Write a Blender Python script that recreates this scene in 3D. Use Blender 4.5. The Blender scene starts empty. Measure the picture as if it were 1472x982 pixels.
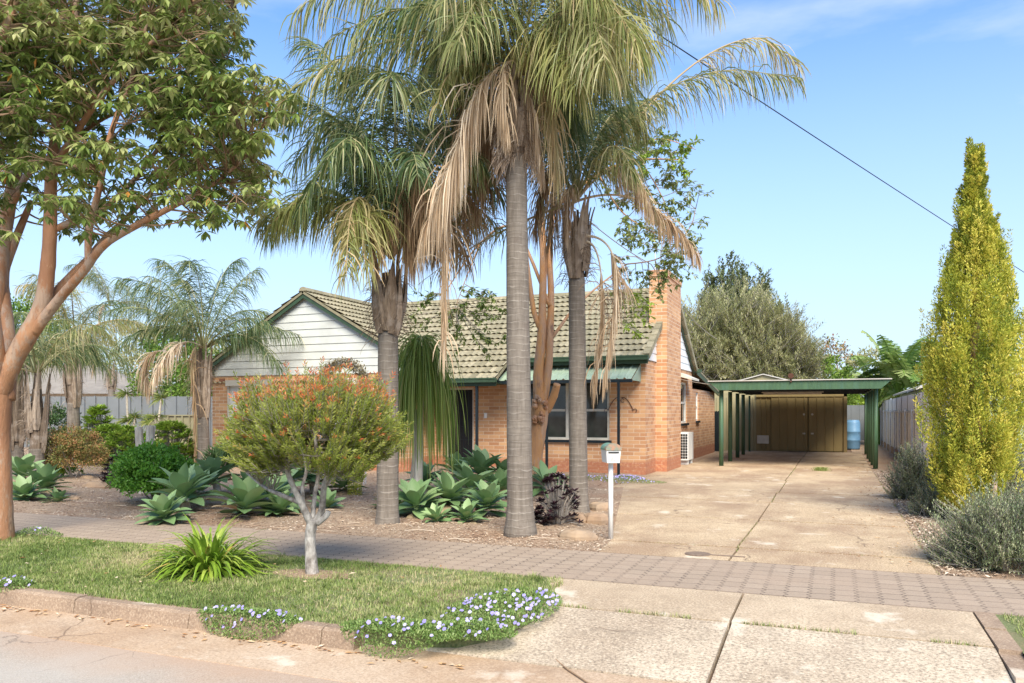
import bpy, math, random
from mathutils import noise as mnoise
from mathutils import Vector, Matrix
from math import radians as R, sin, cos, pi
random.seed(7)
rnd = random.random
def ru(a, b): return a + (b - a) * random.random()
scn = bpy.context.scene
col = scn.collection
# ------------------------------------------------------------------ camera
H = 1.55; YAW = 22.0; F = 1150.0; HOR = 592.0
cd = bpy.data.cameras.new('camera'); cam = bpy.data.objects.new('camera', cd); col.objects.link(cam)
cam.location = (0, 0, H); cam.rotation_euler = (R(90), 0, R(YAW))
cd.sensor_width = 36; cd.lens = 36 * F / 1472; cd.shift_y = (HOR - 491) / 1472
cd.clip_start = 0.1; cd.clip_end = 3000
scn.camera = cam
# ------------------------------------------------------------------ light
SUN_AZ, SUN_EL = 150.0, 46.0      # clockwise from +Y (away from the street)
w = bpy.data.worlds.new('World'); scn.world = w; w.use_nodes = True
nt = w.node_tree; nt.nodes.clear()
def wn(t, **k):
    n = nt.nodes.new(t)
    for a, b in k.items(): setattr(n, a, b)
    return n
sky = wn('ShaderNodeTexSky', sky_type='NISHITA', sun_disc=False, sun_elevation=R(SUN_EL), sun_rotation=R(SUN_AZ),
         air_density=1.0, dust_density=0.6, ozone_density=2.2)
bg = wn('ShaderNodeBackground'); out = wn('ShaderNodeOutputWorld')
tc = wn('ShaderNodeTexCoord'); mp = wn('ShaderNodeMapping'); mp.inputs['Scale'].default_value = (1.2, 1.2, 4.5)
mp.inputs['Rotation'].default_value = (0.12, -0.1, 0.5)
nz = wn('ShaderNodeTexNoise'); nz.inputs['Scale'].default_value = 1.7; nz.inputs['Detail'].default_value = 7
nz.inputs['Roughness'].default_value = 0.55
rp = wn('ShaderNodeMapRange'); rp.inputs['From Min'].default_value = 0.42; rp.inputs['From Max'].default_value = 0.72
rp.inputs['To Min'].default_value = 0.0; rp.inputs['To Max'].default_value = 0.8; rp.interpolation_type = 'SMOOTHSTEP'
sp = wn('ShaderNodeSeparateXYZ'); hz = wn('ShaderNodeMapRange')
hz.inputs['From Min'].default_value = 0.0; hz.inputs['From Max'].default_value = 0.46
hz.inputs['To Min'].default_value = 0.95; hz.inputs['To Max'].default_value = 0.0
mx0 = wn('ShaderNodeMath', operation='MAXIMUM')
mix = wn('ShaderNodeMix', data_type='RGBA')
mix.inputs[7].default_value = (2.75, 3.25, 3.75, 1)
L = nt.links.new
L(tc.outputs['Generated'], mp.inputs['Vector']); L(mp.outputs[0], nz.inputs['Vector']); L(nz.outputs[0], rp.inputs['Value'])
L(tc.outputs['Generated'], sp.inputs[0]); L(sp.outputs[2], hz.inputs['Value'])
L(rp.outputs[0], mx0.inputs[0]); L(hz.outputs[0], mx0.inputs[1]); L(mx0.outputs[0], mix.inputs[0])
tn = wn('ShaderNodeMix', data_type='RGBA', blend_type='MULTIPLY'); tn.inputs[0].default_value = 1; tn.inputs[7].default_value = (.62, .84, 1.06, 1)
L(sky.outputs[0], tn.inputs[6]); L(tn.outputs[2], mix.inputs[6]); L(mix.outputs[2], bg.inputs[0]); L(bg.outputs[0], out.inputs[0])
bg.inputs[1].default_value = 0.145
sd = bpy.data.lights.new('sun', 'SUN'); sun = bpy.data.objects.new('sun', sd); col.objects.link(sun)
sd.energy = 3.9; sd.angle = R(34.0); sd.color = (1.0, 0.92, 0.77)
_e, _a = R(SUN_EL), R(SUN_AZ)
to_sun = Vector((sin(_a) * cos(_e), cos(_a) * cos(_e), sin(_e)))
sun.rotation_euler = to_sun.to_track_quat('Z', 'Y').to_euler()
vs = scn.view_settings; vs.view_transform = 'Standard'; vs.look = 'None'; vs.gamma = 1; vs.use_curve_mapping = False
vs.exposure = 0.97
scn.render.engine = 'CYCLES'
scn.cycles.transparent_max_bounces = 8; scn.cycles.max_bounces = 8; scn.cycles.diffuse_bounces = 5
# ------------------------------------------------------------------ helpers
SN, CN = sin(R(YAW)), cos(R(YAW))
def P(u, v, d):            # a point d metres ahead of the viewpoint
    l = (u - 736) / F * d
    return Vector((-SN * d + CN * l, CN * d + SN * l, H + (HOR - v) / F * d))
def G(u, v, z=0.0):        # a point on the ground
    d = (H - z) * F / (v - HOR); p = P(u, v, d); p.z = z; return p
def GD(u, d, z=0.0):
    p = P(u, HOR, d); p.z = z; return p
UP = Vector((0, 0, 1))
class MB:
    def __init__(s): s.v = []; s.f = []; s.t = []; s.m = []; s.mi = 0
    def face(s, pts, t=0.5):
        n = len(s.v); s.v.extend([tuple(p) for p in pts]); s.f.append(tuple(range(n, n + len(pts)))); s.t.append(t); s.m.append(s.mi)
    def box(s, x0, x1, y0, y1, z0, z1, t=0.5):
        n = len(s.v)
        s.v += [(x0,y0,z0),(x1,y0,z0),(x1,y1,z0),(x0,y1,z0),(x0,y0,z1),(x1,y0,z1),(x1,y1,z1),(x0,y1,z1)]
        for f in ((3,2,1,0),(4,5,6,7),(0,1,5,4),(1,2,6,5),(2,3,7,6),(3,0,4,7)):
            s.f.append(tuple(n + i for i in f)); s.t.append(t); s.m.append(s.mi)
    def prism(s, poly, vec, t=0.5):      # poly (list of Vectors) extruded along vec
        n = len(s.v); k = len(poly); vec = Vector(vec)
        s.v += [tuple(p) for p in poly] + [tuple(Vector(p) + vec) for p in poly]
        fs = [tuple(n + i for i in range(k))[::-1], tuple(n + k + i for i in range(k))]
        fs += [(n + i, n + (i + 1) % k, n + k + (i + 1) % k, n + k + i) for i in range(k)]
        for f in fs: s.f.append(f); s.t.append(t); s.m.append(s.mi)
    def tube(s, pts, rad, n=8, t=0.5, cap=True, wob=0.0):
        pts = [Vector(p) for p in pts]
        if not hasattr(rad, '__len__'): rad = [rad] * len(pts)
        T = [(pts[min(i + 1, len(pts) - 1)] - pts[max(i - 1, 0)]).normalized() for i in range(len(pts))]
        a = T[0].orthogonal().normalized(); b0 = len(s.v)
        for i, p in enumerate(pts):
            a = (a - T[i] * a.dot(T[i]))
            if a.length < 1e-6: a = T[i].orthogonal()
            a.normalize(); b = T[i].cross(a)
            for k in range(n):
                q = 2 * pi * k / n; rr = rad[i] * (1 + (ru(-wob, wob) if wob else 0))
                s.v.append(tuple(p + (a * cos(q) + b * sin(q)) * rr))
        for i in range(len(pts) - 1):
            for k in range(n):
                k2 = (k + 1) % n
                s.f.append((b0 + i*n + k, b0 + i*n + k2, b0 + (i+1)*n + k2, b0 + (i+1)*n + k)); s.t.append(t); s.m.append(s.mi)
        if cap:
            s.f.append(tuple(b0 + k for k in range(n))[::-1]); s.t.append(t); s.m.append(s.mi)
            e = b0 + (len(pts) - 1) * n
            s.f.append(tuple(e + k for k in range(n))); s.t.append(t); s.m.append(s.mi)
    def leaf(s, p, d, n, Ln, W, t, fold=0.25):       # folded lance leaf, 4 triangles
        d = d.normalized(); sd_ = d.cross(n)
        if sd_.length < 1e-4: sd_ = d.orthogonal()
        sd_.normalize(); nn = sd_.cross(d)
        m = p + d * Ln * 0.5 - nn * W * fold; b = len(s.v)
        s.v += [tuple(p), tuple(p + d*Ln*.45 + sd_*W*.5), tuple(m), tuple(p + d*Ln*.45 - sd_*W*.5), tuple(p + d*Ln - nn*Ln*.12)]
        for f in ((b, b+2, b+1), (b+1, b+2, b+4), (b, b+3, b+2), (b+3, b+4, b+2)): s.f.append(f); s.t.append(t); s.m.append(s.mi)
    def kite(s, p, d, n, Ln, W, t):
        sd_ = d.cross(n)
        if sd_.length < 1e-4: sd_ = d.orthogonal()
        sd_.normalize(); q = p + d * Ln * .5; b = len(s.v)
        s.v += [tuple(p), tuple(q + sd_*W*.5), tuple(p + d*Ln), tuple(q - sd_*W*.5)]
        s.f.append((b, b+1, b+2, b+3)); s.t.append(t); s.m.append(s.mi)
    def strip(s, pts, wid, nrm, t, keel=0.0):         # ribbon along pts; optional keel makes a V section
        b = len(s.v); k = 3 if keel else 2
        for i, p in enumerate(pts):
            T = (pts[min(i+1, len(pts)-1)] - pts[max(i-1, 0)]).normalized()
            sd_ = T.cross(nrm)
            if sd_.length < 1e-4: sd_ = T.orthogonal()
            sd_.normalize(); wd = wid[i]
            s.v.append(tuple(p + sd_ * wd * .5))
            if keel: s.v.append(tuple(p - sd_.cross(T) * wd * keel))
            s.v.append(tuple(p - sd_ * wd * .5))
        for i in range(len(pts) - 1):
            for j in range(k - 1):
                s.f.append((b+i*k+j, b+i*k+j+1, b+(i+1)*k+j+1, b+(i+1)*k+j)); s.t.append(t); s.m.append(s.mi)
    def build(s, name, mats, parent=None, smooth=False, loc=None):
        me = bpy.data.meshes.new(name)
        off = Vector(loc) if loc is not None else (Vector(parent.location) if parent is not None and parent.type == 'EMPTY' else Vector((0,0,0)))
        if parent is not None and parent.parent is not None: off = Vector(parent.parent.location)
        vv = [(x - off.x, y - off.y, z - off.z) for x, y, z in s.v] if off.length > 0 else s.v
        me.from_pydata(vv, [], s.f)
        if not isinstance(mats, (list, tuple)): mats = [mats]
        for m in mats: me.materials.append(m)
        if any(s.m): me.polygons.foreach_set('material_index', s.m)
        a = me.attributes.new('tint', 'FLOAT', 'FACE'); a.data.foreach_set('value', s.t)
        if smooth: me.polygons.foreach_set('use_smooth', [True] * len(s.f))
        me.update()
        o = bpy.data.objects.new(name, me); col.objects.link(o)
        if loc is not None and parent is None: o.location = loc
        if parent is not None: o.parent = parent
        return o
def tag(o, label=None, cat=None, group=None, kind=None):
    if label: o['label'] = label
    if cat: o['category'] = cat
    if group: o['group'] = group
    if kind: o['kind'] = kind
    return o
def empty(name, loc, label=None, cat=None, group=None):
    o = bpy.data.objects.new(name, None); col.objects.link(o); o.location = loc; o.empty_display_size = .2
    return tag(o, label, cat, group)
def copy_tree(o, loc, rz=0, parent=None, scale=None):
    c = o.copy(); col.objects.link(c)
    if parent is None:
        c.location = loc; c.rotation_euler = (0, 0, rz)
        if scale: c.scale = (scale,) * 3
    else: c.parent = parent
    for ch in list(o.children): copy_tree(ch, None, 0, c)
    return c
# ------------------------------------------------------------------ materials
def newmat(name):
    m = bpy.data.materials.new(name); m.use_nodes = True; n = m.node_tree; n.nodes.clear()
    o = n.nodes.new('ShaderNodeOutputMaterial'); b = n.nodes.new('ShaderNodeBsdfPrincipled')
    n.links.new(b.outputs[0], o.inputs[0]); return m, n, b, o
def ramp(n, fac, cols, pos=None):
    r = n.nodes.new('ShaderNodeValToRGB'); e = r.color_ramp.elements
    k = len(cols)
    for i, c in enumerate(cols):
        x = pos[i] if pos else i / max(1, k - 1)
        if i < 2: el = e[i]; el.position = x
        else: el = e.new(x)
        el.color = (*c, 1)
    n.links.new(fac, r.inputs[0]); return r.outputs[0]
def noise(n, vec, sc, det=4, rough=.55, dist=0):
    t = n.nodes.new('ShaderNodeTexNoise'); t.inputs['Scale'].default_value = sc; t.inputs['Detail'].default_value = det
    t.inputs['Roughness'].default_value = rough; t.inputs['Distortion'].default_value = dist
    if vec is not None: n.links.new(vec, t.inputs['Vector'])
    return t.outputs[0]
def objco(n, sc=(1,1,1), rot=(0,0,0)):
    t = n.nodes.new('ShaderNodeTexCoord'); m = n.nodes.new('ShaderNodeMapping')
    m.inputs['Scale'].default_value = sc; m.inputs['Rotation'].default_value = rot
    n.links.new(t.outputs['Object'], m.inputs['Vector']); return m.outputs[0]
def math_(n, op, a, b=None, c=None):
    m = n.nodes.new('ShaderNodeMath'); m.operation = op
    for i, x in enumerate((a, b, c)):
        if x is None: continue
        if isinstance(x, (int, float)): m.inputs[i].default_value = x
        else: n.links.new(x, m.inputs[i])
    return m.outputs[0]
def mixc(n, fac, a, b, mode='MIX'):
    m = n.nodes.new('ShaderNodeMix'); m.data_type = 'RGBA'; m.blend_type = mode
    if isinstance(fac, (int, float)): m.inputs[0].default_value = fac
    else: n.links.new(fac, m.inputs[0])
    for i, x in ((6, a), (7, b)):
        if isinstance(x, tuple): m.inputs[i].default_value = (*x, 1)
        else: n.links.new(x, m.inputs[i])
    return m.outputs[2]
def maprange(n, v, a, b, c=0., d=1.):
    m = n.nodes.new('ShaderNodeMapRange'); m.clamp = True
    for i, x in enumerate((v, a, b, c, d)):
        if isinstance(x, (int, float)): m.inputs[i].default_value = x
        else: n.links.new(x, m.inputs[i])
    return m.outputs[0]
def bump(n, b, h, st=.3, dist=.01):
    k = n.nodes.new('ShaderNodeBump'); k.inputs['Strength'].default_value = st; k.inputs['Distance'].default_value = dist
    n.links.new(h, k.inputs['Height']); n.links.new(k.outputs[0], b.inputs['Normal'])
def leafmat(name, cols, trans=.3, rough=.45, pos=None):
    m, n, b, o = newmat(name)
    a = n.nodes.new('ShaderNodeAttribute'); a.attribute_name = 'tint'
    c = ramp(n, a.outputs['Fac'], cols, pos)
    n.links.new(c, b.inputs['Base Color']); b.inputs['Roughness'].default_value = rough
    b.inputs['Specular IOR Level'].default_value = .35
    if trans:
        t = n.nodes.new('ShaderNodeBsdfTranslucent'); s = n.nodes.new('ShaderNodeMixShader'); s.inputs[0].default_value = trans
        n.links.new(c, t.inputs[0]); n.links.new(b.outputs[0], s.inputs[1]); n.links.new(t.outputs[0], s.inputs[2])
        n.links.new(s.outputs[0], o.inputs[0])
    return m
def plain(name, c1, c2=None, sc=6, rough=.6, bst=.15, fine=60, metal=0, stretch=(1,1,1), det=5, spec=.4, dirt=None):
    m, n, b, o = newmat(name); v = objco(n, stretch)
    c2 = c2 or tuple(x * .8 for x in c1)
    f = noise(n, v, sc, det)
    c = ramp(n, f, [c2, c1], [.35, .65])
    if dirt:
        g = maprange(n, noise(n, v, sc * .37, 6, .65), .5, .72)
        c = mixc(n, g, c, dirt)
    n.links.new(c, b.inputs['Base Color']); b.inputs['Roughness'].default_value = rough; b.inputs['Metallic'].default_value = metal
    b.inputs['Specular IOR Level'].default_value = spec
    if bst: bump(n, b, noise(n, v, fine, 3), bst, .01)
    return m
M = {}
M['frame_green'] = plain('green_paint', (.04,.075,.04), (.03,.056,.03), 8, .45, .05)
M['dark_paint'] = plain('dark_paint', (.012,.02,.025), (.008,.014,.018), 8, .4, .03)
M['white_paint'] = plain('white_paint', (.78,.77,.73), (.68,.67,.62), 5, .45, .03)
M['cream_paint'] = plain('cream_paint', (.62,.58,.5), (.52,.48,.4), 5, .5, .03)
M['board_grey'] = plain('pale_grey_boards', (.56,.57,.53), (.50,.51,.475), 3, .55, .04, dirt=(.45,.455,.42))
M['board_white'] = plain('white_boards', (.78,.79,.78), (.68,.69,.68), 3, .55, .04)
M['aw_green'] = plain('pale_green_metal', (.34,.42,.31), (.26,.34,.25), 3, .5, .03, dirt=(.38,.44,.36))
M['greybark'] = plain('grey_bark', (.50,.46,.41), (.16,.135,.115), 17, .85, 1.0, 34, stretch=(1,1,.6), det=10, dirt=(.12,.09,.075))
M['black'] = plain('black_mesh', (.006,.006,.007), (.004,.004,.004), 8, .6, .1)
M['fence_grey'] = plain('fence_grey', (.17,.18,.185), (.145,.155,.16), 1.5, .5, .02)
M['fence_olive'] = plain('fence_olive', (.24,.22,.13), (.19,.17,.10), 1.5, .55, .03, dirt=(.14,.13,.08))
M['fence_sand'] = plain('fence_sand', (.84,.83,.80), (.81,.80,.77), .8, .6, .03, dirt=(.77,.74,.70))
M['galv'] = plain('galvanised', (.58,.58,.57), (.48,.48,.47), 12, .5, .05)
M['shed_olive'] = plain('shed_olive', (.29,.215,.09), (.21,.155,.06), 1.2, .55, .05, stretch=(1,1,.35), dirt=(.13,.07,.035))
M['shed_cream'] = plain('shed_cream', (.34,.30,.17), (.28,.24,.13), 1.2, .6, .05, stretch=(1,1,.35))
M['roof_white'] = plain('white_roof', (.50,.47,.42), (.42,.39,.35), 2, .6, .02)
M['post_green'] = plain('post_green', (.065,.13,.065), (.045,.095,.048), 5, .5, .12, 25, stretch=(3,3,.5), dirt=(.06,.13,.09))
M['ac_white'] = plain('ac_white', (.74,.74,.71), (.68,.68,.65), 2, .4, 0)
M['barrel'] = plain('barrel_blue', (.12,.24,.38), (.09,.19,.31), 4, .4, .03)
M['rust'] = plain('rust_iron', (.12,.05,.03), (.07,.03,.02), 20, .7, .1)
M['rock'] = plain('sandstone', (.42,.29,.18), (.27,.2,.14), 4, .85, .5, 14, dirt=(.3,.19,.12))
M['stump'] = plain('grey_cut_wood', (.68,.60,.49), (.42,.36,.29), 5, .85, .5, 30, stretch=(4,4,.6))
M['soil'] = plain('soil', (.18,.11,.07), (.12,.075,.05), 3, .95, .6, 40)
def glass():
    m, n, b, o = newmat('window_glass'); v = objco(n)
    c = ramp(n, noise(n, v, 1.1, 3), [(.012,.014,.014), (.06,.065,.055)], [.4,.65])
    n.links.new(c, b.inputs['Base Color']); b.inputs['Roughness'].default_value = .04; b.inputs['Specular IOR Level'].default_value = .6
    return m
M['glass'] = glass()
M['lid_iron'] = plain('lid_iron', (.24,.17,.12), (.14,.10,.075), 30, .8, .4)
M['roof_dull'] = plain('dull_roof', (.27,.235,.195), (.21,.18,.15), 2, .7, .1)
M['vent'] = plain('vent_terracotta', (.3,.13,.07), (.2,.09,.05), 30, .8, .3)
def bricks():
    m, n, b, o = newmat('brick'); t = n.nodes.new('ShaderNodeTexCoord'); s = n.nodes.new('ShaderNodeSeparateXYZ')
    n.links.new(t.outputs['Object'], s.inputs[0])
    xy = math_(n, 'ADD', s.outputs[0], s.outputs[1]); cb = n.nodes.new('ShaderNodeCombineXYZ')
    n.links.new(xy, cb.inputs[0]); n.links.new(s.outputs[2], cb.inputs[1])
    k = n.nodes.new('ShaderNodeTexBrick'); n.links.new(cb.outputs[0], k.inputs['Vector'])
    k.inputs['Scale'].default_value = 1; k.inputs['Brick Width'].default_value = .30; k.inputs['Row Height'].default_value = .094
    k.inputs['Mortar Size'].default_value = .008; k.inputs['Mortar Smooth'].default_value = .3; k.inputs['Bias'].default_value = -.1
    k.inputs['Color1'].default_value = (.44,.20,.09,1); k.inputs['Color2'].default_value = (.70,.41,.205,1)
    k.inputs['Mortar'].default_value = (.66,.53,.39,1)
    nn = noise(n, t.outputs['Object'], 1.3, 5); c = mixc(n, maprange(n, nn, .4, .7, 0, .5), k.outputs['Color'], (.47,.235,.12))
    fine = noise(n, t.outputs['Object'], 45, 3); c = mixc(n, maprange(n, fine, .35, .7, 0, .2), c, (.66,.42,.25))
    base = math_(n, 'MULTIPLY', maprange(n, s.outputs[2], .38, .28), maprange(n, noise(n, t.outputs['Object'], 14, 4), .3, .6, .4, 1))
    c = mixc(n, base, c, (.42,.16,.085))
    n.links.new(c, b.inputs['Base Color']); b.inputs['Roughness'].default_value = .85
    hh = math_(n, 'SUBTRACT', math_(n, 'MULTIPLY', fine, .4), k.outputs['Fac'])
    bump(n, b, hh, .5, .008); return m
M['brick'] = bricks()
def tiles():
    m, n, b, o = newmat('roof_tiles'); v = objco(n)
    a = n.nodes.new('ShaderNodeAttribute'); a.attribute_name = 'tint'
    c = ramp(n, a.outputs['Fac'], [(.20,.17,.105), (.28,.24,.15), (.36,.31,.205)])
    g = maprange(n, noise(n, v, 7, 6, .7), .45, .68); c = mixc(n, math_(n, 'MULTIPLY', g, .75), c, (.14,.13,.075)); c = mixc(n, maprange(n, noise(n, v, .9, 5), .5, .68, 0, .5), c, (.2,.185,.12))
    g2 = maprange(n, noise(n, v, 30, 4, .7), .58, .7); c = mixc(n, math_(n, 'MULTIPLY', g2, .5), c, (.5,.48,.36))
    n.links.new(c, b.inputs['Base Color']); b.inputs['Roughness'].default_value = .9
    bump(n, b, noise(n, v, 60, 4), .3, .01); return m
M['tile'] = tiles()
def asphalt():
    m, n, b, o = newmat('asphalt'); v = objco(n)
    c = ramp(n, noise(n, v, 95, 4, .8), [(.17,.15,.125), (.50,.455,.39)], [.3,.7])
    c = mixc(n, maprange(n, noise(n, v, .9, 5), .42, .65, 0, .6), c, (.41,.355,.30))
    s = n.nodes.new('ShaderNodeSeparateXYZ'); n.links.new(v, s.inputs[0])
    edge = maprange(n, math_(n, 'ADD', s.outputs[1], math_(n, 'MULTIPLY', noise(n, v, 1.3, 5), .8)), 4.0, 4.75)
    c = mixc(n, math_(n, 'MULTIPLY', edge, .7), c, (.42,.24,.13))
    w1 = n.nodes.new('ShaderNodeTexVoronoi'); w1.feature = 'DISTANCE_TO_EDGE'; w1.inputs['Scale'].default_value = 1.15
    wv = n.nodes.new('ShaderNodeVectorMath'); wv.operation = 'ADD'
    nn = n.nodes.new('ShaderNodeTexNoise'); nn.inputs['Scale'].default_value = 2.2; nn.inputs['Detail'].default_value = 6
    sc = n.nodes.new('ShaderNodeVectorMath'); sc.operation = 'SCALE'; sc.inputs['Scale'].default_value = .55
    n.links.new(v, nn.inputs['Vector']); n.links.new(nn.outputs[1], sc.inputs[0]); n.links.new(v, wv.inputs[0]); n.links.new(sc.outputs[0], wv.inputs[1])
    n.links.new(wv.outputs[0], w1.inputs['Vector'])
    cr = math_(n, 'MULTIPLY', maprange(n, w1.outputs[0], .0, .008, 1, 0), maprange(n, noise(n, v, .8, 3), .44, .54))
    c = mixc(n, math_(n, 'MULTIPLY', cr, .65), c, (.14,.11,.085))
    n.links.new(c, b.inputs['Base Color']); b.inputs['Roughness'].default_value = .9
    bump(n, b, math_(n, 'SUBTRACT', noise(n, v, 120, 3), cr), .4, .008); return m
M['asphalt'] = asphalt()
def concrete(name, c1, c2, stain, agg=.5, stainamt=.6, crackscale=.5, crackthr=.55, fscale=62, light=(.66,.55,.41)):
    m, n, b, o = newmat(name); v = objco(n)
    c = ramp(n, noise(n, v, 1.1, 7, .6), [c2, c1], [.35,.62])
    st = maprange(n, noise(n, objco(n, (1,.55,1)), .75, 7, .66), .43, .60)
    c = mixc(n, math_(n, 'MULTIPLY', st, stainamt), c, stain)
    f = noise(n, v, fscale, 4, .75)
    c = mixc(n, maprange(n, f, .50, .60, 0, agg), c, tuple(x * .38 for x in c2))
    c = mixc(n, maprange(n, f, .44, .36, 0, agg), c, light)
    c = mixc(n, maprange(n, noise(n, v, 3.1, 8, .75), .54, .66, 0, .5), c, tuple(x * .62 for x in c2))
    c = mixc(n, maprange(n, noise(n, objco(n, (1,1,1), (0,0,1.3)), 1.7, 6, .6), .60, .68, 0, .55), c, (.70,.62,.50))
    sp_ = maprange(n, noise(n, v, 28, 3, .8), .62, .7, 0, .35); c = mixc(n, sp_, c, tuple(x * .55 for x in c2))
    w1 = n.nodes.new('ShaderNodeTexVoronoi'); w1.feature = 'DISTANCE_TO_EDGE'; w1.inputs['Scale'].default_value = crackscale
    wv = n.nodes.new('ShaderNodeVectorMath'); wv.operation = 'ADD'
    nn = n.nodes.new('ShaderNodeTexNoise'); nn.inputs['Scale'].default_value = 1.8; nn.inputs['Detail'].default_value = 8
    sc = n.nodes.new('ShaderNodeVectorMath'); sc.operation = 'SCALE'; sc.inputs['Scale'].default_value = .7
    n.links.new(v, nn.inputs['Vector']); n.links.new(nn.outputs[1], sc.inputs[0]); n.links.new(v, wv.inputs[0]); n.links.new(sc.outputs[0], wv.inputs[1])
    n.links.new(wv.outputs[0], w1.inputs['Vector'])
    cr = math_(n, 'MULTIPLY', maprange(n, w1.outputs[0], .0, .009, 1, 0), maprange(n, noise(n, v, .45, 2), crackthr - .02, crackthr + .03))
    c = mixc(n, math_(n, 'MULTIPLY', cr, .75), c, (.12,.075,.045))
    n.links.new(c, b.inputs['Base Color']); b.inputs['Roughness'].default_value = .88
    bump(n, b, math_(n, 'SUBTRACT', f, cr), .35, .008); return m
M['drive'] = concrete('driveway_concrete', (.56,.42,.265), (.44,.315,.19), (.29,.18,.105), stainamt=.8, agg=.8, crackthr=.5)
M['apron'] = concrete('apron_concrete', (.56,.46,.34), (.42,.33,.235), (.30,.22,.15), agg=.75, stainamt=.7, crackscale=.6, fscale=48)
M['smooth_conc'] = concrete('apron_band', (.54,.42,.29), (.44,.335,.225), (.34,.245,.16), agg=.6, stainamt=.65, crackthr=.8)
M['gutter'] = concrete('red_gutter', (.43,.29,.18), (.36,.24,.15), (.50,.38,.27), agg=.35, stainamt=.8, crackscale=.5)
M['kerb'] = concrete('kerb_concrete', (.38,.27,.18), (.27,.185,.125), (.22,.15,.10), agg=.4, stainamt=.6)
def pavers():
    m, n, b, o = newmat('pavers'); v = objco(n)
    s = n.nodes.new('ShaderNodeSeparateXYZ'); n.links.new(v, s.inputs[0])
    # zig-zag joints: row direction wobbles so each block has a stepped side
    y = s.outputs[1]
    zig = math_(n, 'MULTIPLY', math_(n, 'PINGPONG', math_(n, 'ADD', y, .03), .052), .75)
    cb = n.nodes.new('ShaderNodeCombineXYZ'); n.links.new(math_(n, 'ADD', s.outputs[0], zig), cb.inputs[0])
    wob = math_(n, 'MULTIPLY', math_(n, 'SINE', math_(n, 'MULTIPLY', s.outputs[0], 28.6)), .004)
    n.links.new(math_(n, 'ADD', y, wob), cb.inputs[1])
    k = n.nodes.new('ShaderNodeTexBrick'); n.links.new(cb.outputs[0], k.inputs['Vector'])
    k.offset = 0; k.inputs['Scale'].default_value = 1; k.inputs['Brick Width'].default_value = .185; k.inputs['Row Height'].default_value = .208
    k.inputs['Mortar Size'].default_value = .0065; k.inputs['Mortar Smooth'].default_value = .2
    k.inputs['Color1'].default_value = (.31,.235,.17,1); k.inputs['Color2'].default_value = (.365,.28,.205,1); k.inputs['Mortar'].default_value = (.10,.07,.05,1)
    c = mixc(n, maprange(n, noise(n, v, 1.2, 6), .42, .65, 0, .55), k.outputs['Color'], (.36,.265,.19))
    f = noise(n, v, 70, 4, .8); c = mixc(n, maprange(n, f, .5, .62, 0, .45), c, (.17,.125,.095)); c = mixc(n, maprange(n, noise(n, v, 5, 7, .75), .55, .68, 0, .4), c, (.19,.14,.105))
    n.links.new(c, b.inputs['Base Color']); b.inputs['Roughness'].default_value = .88
    bump(n, b, math_(n, 'SUBTRACT', math_(n, 'MULTIPLY', f, .3), k.outputs['Fac']), .55, .008); return m
M['paver'] = pavers()
def mulchmat():
    m, n, b, o = newmat('mulch_soil'); v = objco(n)
    c = ramp(n, noise(n, v, 45, 6, .75), [(.20,.13,.085), (.36,.25,.165), (.54,.42,.30)], [.32,.5,.68])
    c = mixc(n, maprange(n, noise(n, v, .8, 4), .45, .65, 0, .6), c, (.30,.17,.10))
    n.links.new(c, b.inputs['Base Color']); b.inputs['Roughness'].default_value = .95
    bump(n, b, noise(n, v, 40, 6, .7), .9, .03); return m
M['mulch'] = mulchmat()
def lawnmat():
    m, n, b, o = newmat('lawn_soil'); v = objco(n)
    c = ramp(n, noise(n, v, 60, 5, .7), [(.07,.09,.03), (.16,.19,.07), (.28,.25,.13)], [.3,.5,.7])
    c = mixc(n, maprange(n, noise(n, v, 1.4, 4), .5, .65, 0, .7), c, (.26,.18,.11))
    n.links.new(c, b.inputs['Base Color']); b.inputs['Roughness'].default_value = .95
    bump(n, b, noise(n, v, 60, 5, .7), .8, .02); return m
M['lawn'] = lawnmat()
def orangebark(name='orange_bark', c1=(.43,.215,.105), c2=(.30,.14,.07), grey=(.40,.29,.21)):
    m, n, b, o = newmat(name); v = objco(n, (1,1,.35))
    c = ramp(n, noise(n, v, 3, 5, .6), [c2, c1], [.35,.65])
    c = mixc(n, maprange(n, noise(n, v, 2.6, 10, .75), .49, .54, 0, .85), c, grey); c = mixc(n, maprange(n, noise(n, v, 5.5, 8, .7), .56, .60, 0, .6), c, (.50,.31,.19))
    c = mixc(n, maprange(n, noise(n, v, 8, 6, .75), .58, .66, 0, .75), c, (.17,.09,.055)); c = mixc(n, maprange(n, noise(n, objco(n, (30,30,2)), 1, 4), .55, .7, 0, .45), c, (.24,.14,.09))
    n.links.new(c, b.inputs['Base Color']); b.inputs['Roughness'].default_value = .65
    bump(n, b, noise(n, v, 14, 8, .7), .6, .03); return m
M['obark'] = orangebark()
M['obark2'] = orangebark('amber_bark', (.52,.27,.10), (.40,.19,.08), (.40,.24,.15))
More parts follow.
